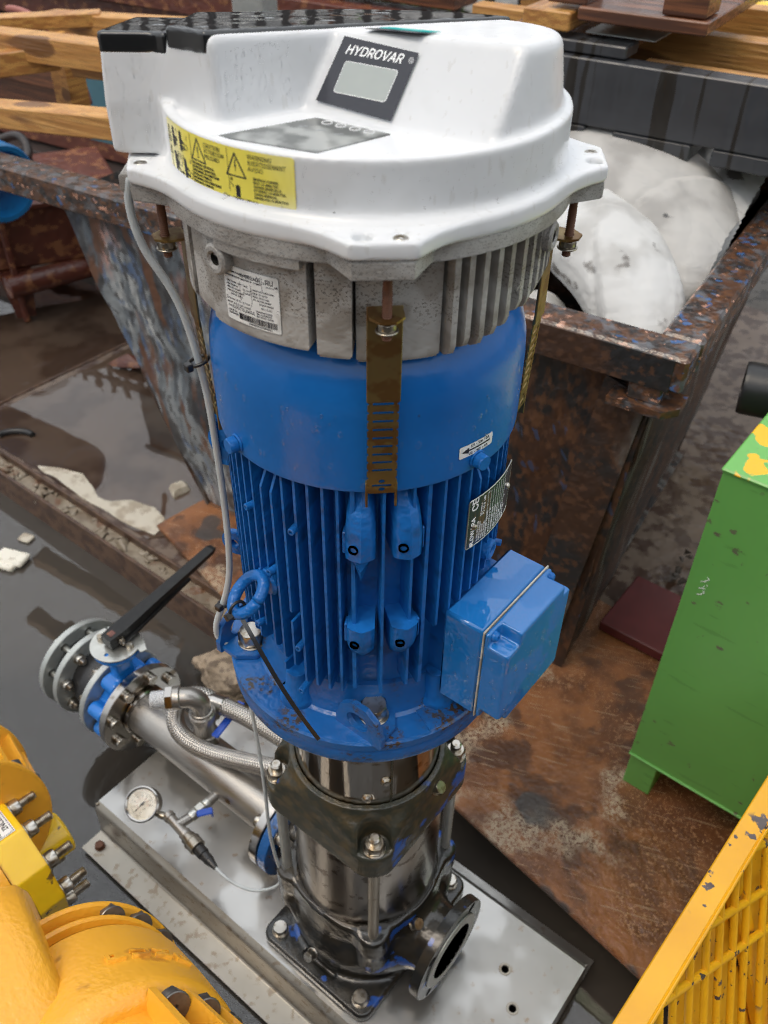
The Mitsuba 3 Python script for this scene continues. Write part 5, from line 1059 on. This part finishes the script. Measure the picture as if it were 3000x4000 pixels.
# distant clutter behind the skip
whole('grey_post', cat(cbox(-.055, .055, -.055, .055, 0, 1.45, .004), cbox(-.075, -.055, -.02, .02, 0, 1.45, .002)), 'mat_galv', 'galvanised square post behind the drive lid', 'post', frame(tuple(local(FS, (-.615, 1.15, -.10))), (.93, -.36, 0)))
whole('blue_board_box', [cbox(-1.30, -.45, .95, 1.4, .55, .862, .004), cbox(-1.32, -.43, .935, .945, .835, .870, .002), cbox(-1.0, -.96, .94, .95, .55, .835, .002)], 'mat_teal_paint', 'faded blue painted wooden box seen between the crate rails', 'box', FS)
whole('red_hose', tube(spline([local(FS, p) for p in [(-1.12, .58, 1.06), (-1.02, .60, 1.04), (-.955, .62, .98), (-.93, .64, .90), (-.93, .66, .80)]], 40), .011, 12), 'mat_red_hose', 'thin dull red hose hanging between the crate rails', 'hose', smooth=True)
whole('white_tube', tf(cat(lathe([(.018, 0), (.022, 0), (.022, .11), (.018, .11), (.018, 0)], 24)), frame(tuple(local(FS, (-.475, .42, .935))))), 'mat_white', 'short white plastic tube beside the drive, under the middle crate rail', 'tube')
db = thing('dark_beams', 'stack of dark rusty beams far behind the crate', 'beams')
for i in range(9): beam(db, 'beam', -4.6 + .1 * (i % 3), -.32 - .05 * (i % 2), 1.75 + .05 * (i % 3) + .04 * i, 1.95 + .05 * (i % 3) + .04 * i, -.86 + .142 * i, -.735 + .142 * i, ('mat_dark_metal', 'mat_wood_dark', 'mat_red_rust')[(i * 2 + i // 3) % 3], 0, .004 * (i % 3 - 1))
whole('yellow_box', cbox(.55, 1.6, 2.0, 2.5, .9, 1.075, .008), 'mat_yellow', 'bright yellow box top in the far upper right corner', 'box', FS)
ylg = thing('box_stand', 'dark stand carrying the yellow box in the background', 'stand')
for x in (.6, 1.45): part(ylg, 'leg', cbox(x, x + .1, 2.05, 2.45, -.12, .895, .004), 'mat_dark_metal', FS)
# red rusty machine and blue pipe at the left edge
rm = thing('red_machine', 'red rusty machine base on the wet ground at the far left', 'machine')
fm = FS @ frame((-1.62, .62, 0), (.55, .83, 0))
part(rm, 'bed', [cbox(-.75, .52, -.10, .40, .10, .34, .012), cbox(-.78, .54, -.14, .44, .34, .365, .006)], 'mat_red_rust', fm, smooth=30)
part(rm, 'web', cbox(.05, .075, -.16, -.10, -.10, .34, .006), 'mat_red_rust', fm)
part(rm, 'web', cbox(.36, .385, -.16, -.10, -.02, .34, .006), 'mat_red_rust', fm)
part(rm, 'leg', [hull([(x, y, z) for x0, x1, z in ((.0, .13, .10), (.03, .10, -.115)) for x in (x0, x1) for y in (-.10, .02)])], 'mat_red_rust', fm)
part(rm, 'leg', [hull([(x, y, z) for x0, x1, z in ((-.6, -.45, .10), (-.57, -.48, -.115)) for x in (x0, x1) for y in (-.10, .3)])], 'mat_red_rust', fm)
part(rm, 'shaft', tf(rod(.045, -.5, .12, .004, 28), fm @ zframe((.14, -.13, .06), (-1, -.25, 0))), 'mat_red_rust')
part(rm, 'clamp', [hull(rng.uniform(-1, 1, (18, 3)) * (.09, .06, .13) + (.56, .10, .20))], 'mat_red_board', fm, smooth=20)
part(rm, 'coil', [tube(spline([(.1 + .14 * math.cos(t), .2 + .12 * math.sin(t), .39 + .02 * math.sin(3 * t) + t * .012) for t in np.linspace(0, 9, 40)], 120), .018, 8)], 'mat_dark_metal', fm, smooth=True)
whole('blue_pipe', tf(lathe([(.105, -.5), (.125, -.5), (.126, .02), (.120, .03), (.105, .03), (.105, -.5)], 56), zframe(local(FS, (-1.13, .40, .585)), unit(SD * .9 + np.array([.10, -.16, -.05])))), 'mat_bright_blue', 'bright blue plastic pipe end at the left edge above the red machine', 'pipe', smooth=30)
whole('white_nozzle', tf(lathe([(0, 0), (.012, 0), (.014, .05), (.009, .06), (0, .06)], 20), zframe(local(FS, (-1.20, .37, .70)), (.6, -.5, -.4))), 'mat_white', 'small white nozzle lying on the blue pipe', 'nozzle')
whole('rubber_offcut', tube([(-1.122 + .055 * math.cos(t), 1.533 + .030 * math.sin(t), -.782) for t in np.linspace(.3, 2.9, 20)], .010, 10), 'mat_rubber', 'curved black rubber offcut lying in the deck puddle at the left edge', 'rubber strip', smooth=True)
whole('red_hook', [hull(np.random.default_rng(3).normal(0, 1, (16, 3)) * (.030, .018, .016) + (-0.865 + .02, 1.963, -.765)), cbox(-0.865 + .02, -0.865 + .09, 1.963 - .012, 1.963 + .012, -.787, -.760, .004)], 'mat_red_rust', 'small red rusty hook at the foot of the skip, on the wet deck', 'hook', smooth=30)
# fence and bushes beyond the yard (mirrored in the wet lid)
fe_ = thing('yard_fence', 'dark railing fence beyond the stacked timber', 'fence')
for z in (.35, 1.95): beam(fe_, 'rail', -5.5, 4.2, 3.30, 3.34, z - .03, z + .03, 'mat_dark_metal')
for i, x in enumerate(np.arange(-5.4, 4.2, .19)): beam(fe_, 'bar', x, x + .05, 3.305, 3.335, -.88, 2.1, 'mat_dark_metal')
lr = np.random.default_rng(5)
def bush(x, y, z, r, n):
    c = lr.normal(0, 1, (n, 3)); c /= np.linalg.norm(c, axis=1, keepdims=True); c *= (lr.uniform(.35, 1, n) ** .6)[:, None] * np.array(r)
    c *= (.75 + .5 * meshkit.fbm(c / max(r) * 2.5 + 4, 3))[:, None]
    a = lr.normal(0, 1, (n, 3)); b = lr.normal(0, 1, (n, 3)); a /= np.linalg.norm(a, axis=1, keepdims=True); b /= np.linalg.norm(b, axis=1, keepdims=True)
    s = lr.uniform(.05, .11, (n, 1)); v = np.stack([c - a * s, c + b * s * .5, c + a * s, c - b * s * .5], 1).reshape(-1, 3) + (x, y, z)
    k = np.arange(n)[:, None] * 4; return trimesh.Trimesh(v, np.vstack([k + [0, 1, 2], k + [0, 2, 3]]), process=False)
for lab, x, y, z, r in (('broad green bush behind the fence, left of the drive', -3.4, 5.6, .1, (1.3, .8, .9)), ('green bush behind the fence, behind the drive lid', -.2, 6.0, .0, (1.0, .8, .75))):
    b_k = thing('bush', lab, 'bush'); part(b_k, 'crown', bush(x, y, z, r, 4200), 'mat_leaf', FS, smooth=False)
    part(b_k, 'stem', cat(*[tube([(x + dx * .2, y, -.12), (x + dx * .5, y, .6), (x + dx, y, 1.3)], [.06, .045, .02], 8) for dx in (-.5, 0, .6)]), 'mat_wood_dark', FS, smooth=True)

# a long dark container behind the photographer, mirrored in the wet paint
ct = thing('container', 'long dark container behind the camera', 'container')
part(ct, 'wall', [cbox(-5, 5, -3.62, -3.5, -.75, 1.75, .004)] + [cbox(x, x + .14, -3.5, -3.465, -.70, 1.70, .01) for x in np.arange(-4.9, 4.8, .28)], 'mat_dark_metal', smooth=20)
part(ct, 'roof', cbox(-5, 5, -6, -3.47, 1.75, 1.82, .004), 'mat_dark_metal')
for x in (-4.8, 4.6): part(ct, 'foot', cbox(x, x + .2, -5.9, -3.5, -.9, -.75, .004), 'mat_dark_metal')
# ================================================================== green cabinet on the right
gcb = thing('green_cabinet', 'bright green steel cabinet with chipped paint, standing at the right of the rusty plate', 'cabinet')
GX, GY, G0, G1 = .240, .555, -.674, .049
part(gcb, 'body', skin([(GX, GY, G0), (GX + 1.0, GY, G0), (GX + 1.0, GY, G1), (GX, GY, G1)], .003, 24, 18, .006, 2), 'mat_green', FE, smooth=40, label='green front panel')
part(gcb, 'side_panel', cbox(GX, GX + .003, GY + .001, GY + .56, G0, G1 - .004, .001), 'mat_green', FE)
part(gcb, 'side_panel', cbox(GX + .997, GX + 1.0, GY + .001, GY + .56, G0, G1 - .004, .001), 'mat_green', FE)
part(gcb, 'back_panel', cbox(GX, GX + 1.0, GY + .56, GY + .563, G0, G1 - .004, .001), 'mat_green', FE)
part(gcb, 'top_panel', cbox(GX - .003, GX + 1.003, GY - .004, GY + .565, G1 - .003, G1 + .004, .0025), 'mat_green_top', FE, label='green top with peeling yellow paint')
part(gcb, 'bottom_flange', cbox(GX - .002, GX + 1.0, GY - .004, GY + .56, G0 - .006, G0, .002), 'mat_green', FE)
for x in (.002, .80):
    part(gcb, 'foot', cbox(GX + x, GX + x + .058, GY + .002, GY + .06, -.776, G0 - .006, .002), 'mat_green', FE)
part(gcb, 'foot', cbox(GX + .002, GX + .06, GY + .48, GY + .54, -.776, G0 - .006, .002), 'mat_green', FE)
part(gcb, 'foot_rail', cbox(GX + .06, GX + .8, GY + .075, GY + .085, -.772, G0 - .03, .002), 'mat_green_top', FE)
sc1 = []
for k in range(9): sc1.append(line2(-.004 + .006 * (k % 3), .005 * k, .004 + .003 * (k % 2), .005 * k + .004, .0014, 0))
part(gcb, 'chalk_marks', warp(cat(sc1), planemap(L(GX + .026, GY - .0045, -.20), E1, (0, 0, 1))), 'mat_white_ink', smooth=False, label='scratched white marks near the edge')

# ================================================================== yellow mesh cage at the lower right
cg = thing('yellow_cage', 'chipped yellow steel mesh cage at the lower right corner', 'cage')
CA = np.array([.268, -.397, -.2]); CT = np.array([math.cos(math.radians(47.8)), math.sin(math.radians(47.8)), 0]); ca = math.radians(66)
CM = np.array([CT[1], -CT[0], 0]) * math.cos(ca) - np.array([0, 0, 1]) * math.sin(ca)
FCg = frame(CA, CT, CM)          # x along the rail, y down the mesh, z = CT x CM (away from the mesh's open side)
CH = np.array([CT[1], -CT[0], 0])                                     # level, across the rail
FR = frame(CA, CT)               # x along the rail, -y across it, z up
part(cg, 'rail', [cbox(-.4, .9, -.030, .0, -.005, .0, .0015), cbox(-.4, .9, -.004, .0, -.040, -.005, .0015)], 'mat_cage', FR, smooth=20, label='flat angle-iron top rail')
part(cg, 'rail_liner', cbox(-.4, .9, -.034, -.030, -.030, .0, .0015), 'mat_cage', FR, smooth=20)
o_ = np.array([0, .034, .0])
def rod_cg(name, p, q, r=.0052): part(cg, name, tube([local(FCg, (*p, -.002)), local(FCg, ((p[0] + q[0]) / 2, (p[1] + q[1]) / 2, .001)), local(FCg, (*q, -.002))], r, 10), 'mat_cage', smooth=True)
for x in (-.30, -.24, -.18, -.12, -.06, -.005, .05, .085, .13, .175, .215, .26, .30, .36, .42, .48, .55, .62): rod_cg('mesh_rod', (x + .045, .034), (x - .16, .55))
for x in (.10, .22, .36, .50, .64, .78): rod_cg('brace_rod', (x - .06, .04), (x + .55, .36 + .05), .0056)
pan = Polygon([(.215, .070), (.9, .070), (.9, .56), (.08, .56), (.10, .40), (.12, .27), (.135, .17), (.165, .12), (.175, .095), (.205, .095)])
part(cg, 'side_sheet', prism(pan, .003), 'mat_cage', FCg @ frame((0, 0, .030)), smooth=20, label='solid yellow sheet behind the mesh')
part(cg, 'corner_post', cbox(.30, .335, .070, .56, .010, .028, .003), 'mat_cage', FCg)
part(cg, 'bottom_rail', cbox(-.4, .9, .55, .58, -.006, .03, .003), 'mat_cage', FCg)

# ================================================================== orange-yellow pump at the lower left
yp = thing('yellow_pump', 'large orange-yellow cast pump casing with bolted ribs and raised letters, at the lower left', 'pump')
BA = np.array([math.cos(math.radians(129.8)) * math.cos(math.radians(-32.9)), math.sin(math.radians(129.8)) * math.cos(math.radians(-32.9)), math.sin(math.radians(-32.9))])
R0 = .120
fb = zframe((-.263, -.443, -.177), BA, N1)      # local z along the barrel axis
part(yp, 'volute_band', lathe([(.03, -.082), (.098, -.082), (.106, -.079), (R0 - .003, -.070), (R0, -.060), (R0 + .001, 0), (R0, .062), (R0 - .003, .071), (R0 - .010, .076), (.03, .076)], 120), 'mat_orange', fb, smooth=40, label='smooth orange casing band with raised letters')
for z0, z1, r in ((.094, .102, .117), (.118, .127, .123), (-.190, -.180, .128)): part(yp, 'flange', lathe([(.05, z0), (r - .003, z0), (r, z0 + .003), (r, z1 - .003), (r - .003, z1), (.05, z1)], 110), 'mat_orange', fb, smooth=30)
part(yp, 'hub', lathe([(0, -.20), (.092, -.20), (.096, -.08), (.092, .17), (0, .17)], 80), 'mat_orange', fb)
for k, a in enumerate(np.arange(-60, 200, 19.0)):
    f = fb @ frame((0, 0, 0), radial(a))
    part(yp, 'rib', hull([(r, y, z) for r, z in ((.09, -.182), (.124, -.180), (.116, -.078), (.09, -.078)) for y in (-.0035, .0035)]), 'mat_orange', f, smooth=25)
    part(yp, 'casing_bolt', tf(cat(hexa(.024, .015), ring(.002, .015, -.003, .0005, .001, 24)), fb @ frame((*(pol(.106, a + 9.5, 0)[:2]), -.098), radial(a))), 'mat_bolt_dark')
    part(yp, 'casing_bolt', tf(cat(hexa(.024, .013), ring(.002, .015, -.003, .0005, .001, 24)), fb @ frame((*(pol(.109, a + 9.5, 0)[:2]), .109), radial(a))), 'mat_bolt_dark')
LA = math.radians(-64)
lp = lambda p: np.stack([(R0 + .0002 + p[:, 2]) * np.cos(LA - p[:, 1] / R0), (R0 + .0002 + p[:, 2]) * np.sin(LA - p[:, 1] / R0), p[:, 0]], 1)
def blk(segs, w=.0052): return prism(unary_union([LineString(q).buffer(w / 2, cap_style=2, join_style=2) for q in segs]), .0045)
lets = {'P': [[(0, 0), (0, .026)], [(0, .0235), (.014, .0235), (.014, .0125), (0, .0125)]], 'U': [[(0, .026), (0, .0025), (.015, .0025), (.015, .026)]], 'M': [[(0, 0), (0, .026)], [(0, .025), (.009, .008), (.018, .025)], [(.018, 0), (.018, .026)]]}
for i, ch_ in enumerate('PUMP'):
    m = blk([[(.70 * x - .022, .70 * y - i * .0245) for x, y in q] for q in lets[ch_]], .0036)
    part(yp, 'raised_letter', tf(warp(m, lp), fb), 'mat_orange', smooth=False)
# big smooth cone nearest the camera
part(yp, 'suction_cone', lathe([(0, -.55), (.20, -.55), (.21, -.40), (.195, -.25), (.18, -.12), (.176, -.03), (.168, -.008), (.155, 0), (0, 0)], 110), 'mat_orange', zframe(local(FN, (-.476, -.13, -.225)), N1, (0, 0, 1)), smooth=50, label='smooth orange cone nearest the lower left corner')
# inlet flange with its studs
NB = np.array([math.cos(math.radians(44.6)), math.sin(math.radians(44.6)), 0]); NT = np.array([NB[1], -NB[0], 0])
FO = np.array([-.563, .0, -.556]); df = zframe(FO, NB, (0, 0, 1))     # local x up, z along the axis
oc = Polygon([(.1125 * math.cos(math.radians(t)), .1125 * math.sin(math.radians(t))) for t in np.arange(12, 372, 36)]).buffer(-.010).buffer(.010, quad_segs=4)
part(yp, 'inlet_flange', at(bprism(oc, .056, .003), 0, 0, -.056), 'mat_yellow', df, smooth=25, label='bright yellow thick flange with studs and a white label')
for k in range(10):
    a = math.radians(k * 36 + 12)
    part(yp, 'stud', nutstud(.024, .016, .008, .046), 'mat_bolt', df @ frame((.094 * math.cos(a), .094 * math.sin(a), .0), (1, .4, 0)))
part(yp, 'flange_neck', lathe([(.03, -.20), (.100, -.20), (.102, -.09), (.112, -.0575), (.03, -.0575)], 80), 'mat_orange', df)
part(yp, 'side_port', rod(.040, .0, .070, .004, 40), 'mat_yellow', df @ frame((-.070, -.050, 0)))
fa = math.radians(-6); dr_ = df[:3, 0] * math.cos(fa) + df[:3, 1] * math.sin(fa); dtn = -df[:3, 0] * math.sin(fa) + df[:3, 1] * math.cos(fa)
if dtn @ NT > 0: dtn = -dtn
LO = FO + dr_ * (.1125 * math.cos(math.radians(18)) + .0008) - NB * .028
lmp = planemap(LO, dtn, -NB)
lb = part(yp, 'inlet_label', warp(prism(sbox(-.030, -.017, .030, .017), .0005), lmp), 'mat_label_white', smooth=False, label='white label with black capitals, upside down')
part(lb, 'lettering', warp(cat(outline(sbox(-.028, -.015, .028, .015), .0009, .0006), text('RAW WATER', .0062, 0, .0035, 1.0, True, center=True, w=.0006), text('INLET', .0085, 0, -.0110, 1.1, True, center=True, w=.0006)), lmp), 'mat_ink', smooth=False)
# rear casing disc further left
fd = zframe((-.70, .03, -.50), BA * (1, 1, .3), N1)
part(yp, 'rear_casing', lathe([(0, -.07), (.145, -.07), (.150, -.066), (.150, -.058), (.13, -.045), (.125, 0), (.13, .045), (.155, .058), (.155, .066), (.150, .07), (0, .07)], 110), 'mat_orange', fd, smooth=40)
for k, a in enumerate(np.arange(-80, 150, 20.0)):
    part(yp, 'rear_rib', hull([(r, y, z) for r, z in ((.12, -.058), (.147, -.058), (.152, .058), (.12, .058)) for y in (-.004, .004)]), 'mat_orange', fd @ frame((0, 0, 0), radial(a)), smooth=25)
    part(yp, 'casing_bolt', hexa(.024, .014), 'mat_bolt_dark', fd @ frame((*(pol(.138, a + 10, 0)[:2]), -.057), radial(a)))

# ================================================================== rain drops standing on the wet surfaces
dr_rng = np.random.default_rng(11)
def settle(f, pts):
    p = np.array(pts); e = 1e-4
    for _ in range(6):
        v = f(p[:, 0], p[:, 1], p[:, 2]); g = np.stack([f(*(p + e * np.eye(3)[k]).T) - v for k in range(3)], 1) / e
        p = p - g * (v / np.maximum((g * g).sum(1), .2))[:, None]
    return p, g / np.linalg.norm(g, axis=1, keepdims=True)
def drops(parent, pts, nrms, s0, s1, run=1.0, f=None):
    ms = []
    if f is not None: pts, nrms = settle(f, pts)
    base = trimesh.creation.icosphere(1, 1.0)
    for p, n_ in zip(pts, nrms):
        s = s0 + (s1 - s0) * dr_rng.random() ** 2.5; f = zframe(p, n_, (0, 0, 1) if abs(n_[2]) < .9 else None)
        m = base.copy(); m.vertices = m.vertices * (s * (1 + run * dr_rng.random()), s, s * .42); m.apply_transform(f); ms.append(m)
    part(parent, 'water_drops', ms, 'mat_drop', smooth=True, kind='stuff')
def cylpts(n, r, a0, a1, z0, z1):
    a, z = dr_rng.uniform(a0, a1, n), dr_rng.uniform(z0, z1, n); return [pol(r, t, q) for t, q in zip(a, z)], [radial(t) for t in a]
p1, n1_ = cylpts(150, .1653, -158, -10, .607, .640)
p2, n2_ = cylpts(60, .1605, -52, -2, .65, .692)
w = unit((.557, -.83, 0)); ln = unit((.83, .557, 0))
p3 = [np.array([-.112, -.078, 0]) + ln * dr_rng.uniform(.004, .066) + np.array([0, 0, dr_rng.uniform(.650, .692)]) + w * .0002 for _ in range(130)]
p4 = [np.array([dr_rng.uniform(-.203, -.165), -.0341 + .0005, dr_rng.uniform(.61, .675)]) for _ in range(60)]
drops(dv, p1 + p2 + p3 + p4, n1_ + n2_ + [w] * 130 + [np.array([0, -1.0, 0])] * 60, .0006, .0023, 1.3, cover_f)
p5, n5 = cylpts(120, .1531, -165, -20, .356, .43)
p6 = [L(.2242, dr_rng.uniform(-.04, .08), dr_rng.uniform(.036, .155)) for _ in range(120)]
p7 = [L(dr_rng.uniform(.145, .220), -.0462, dr_rng.uniform(.036, .150)) for _ in range(70)]
drops(mo, p5 + p6 + p7, n5 + [E1] * 120 + [-E2] * 70, .0008, .0032, .8)
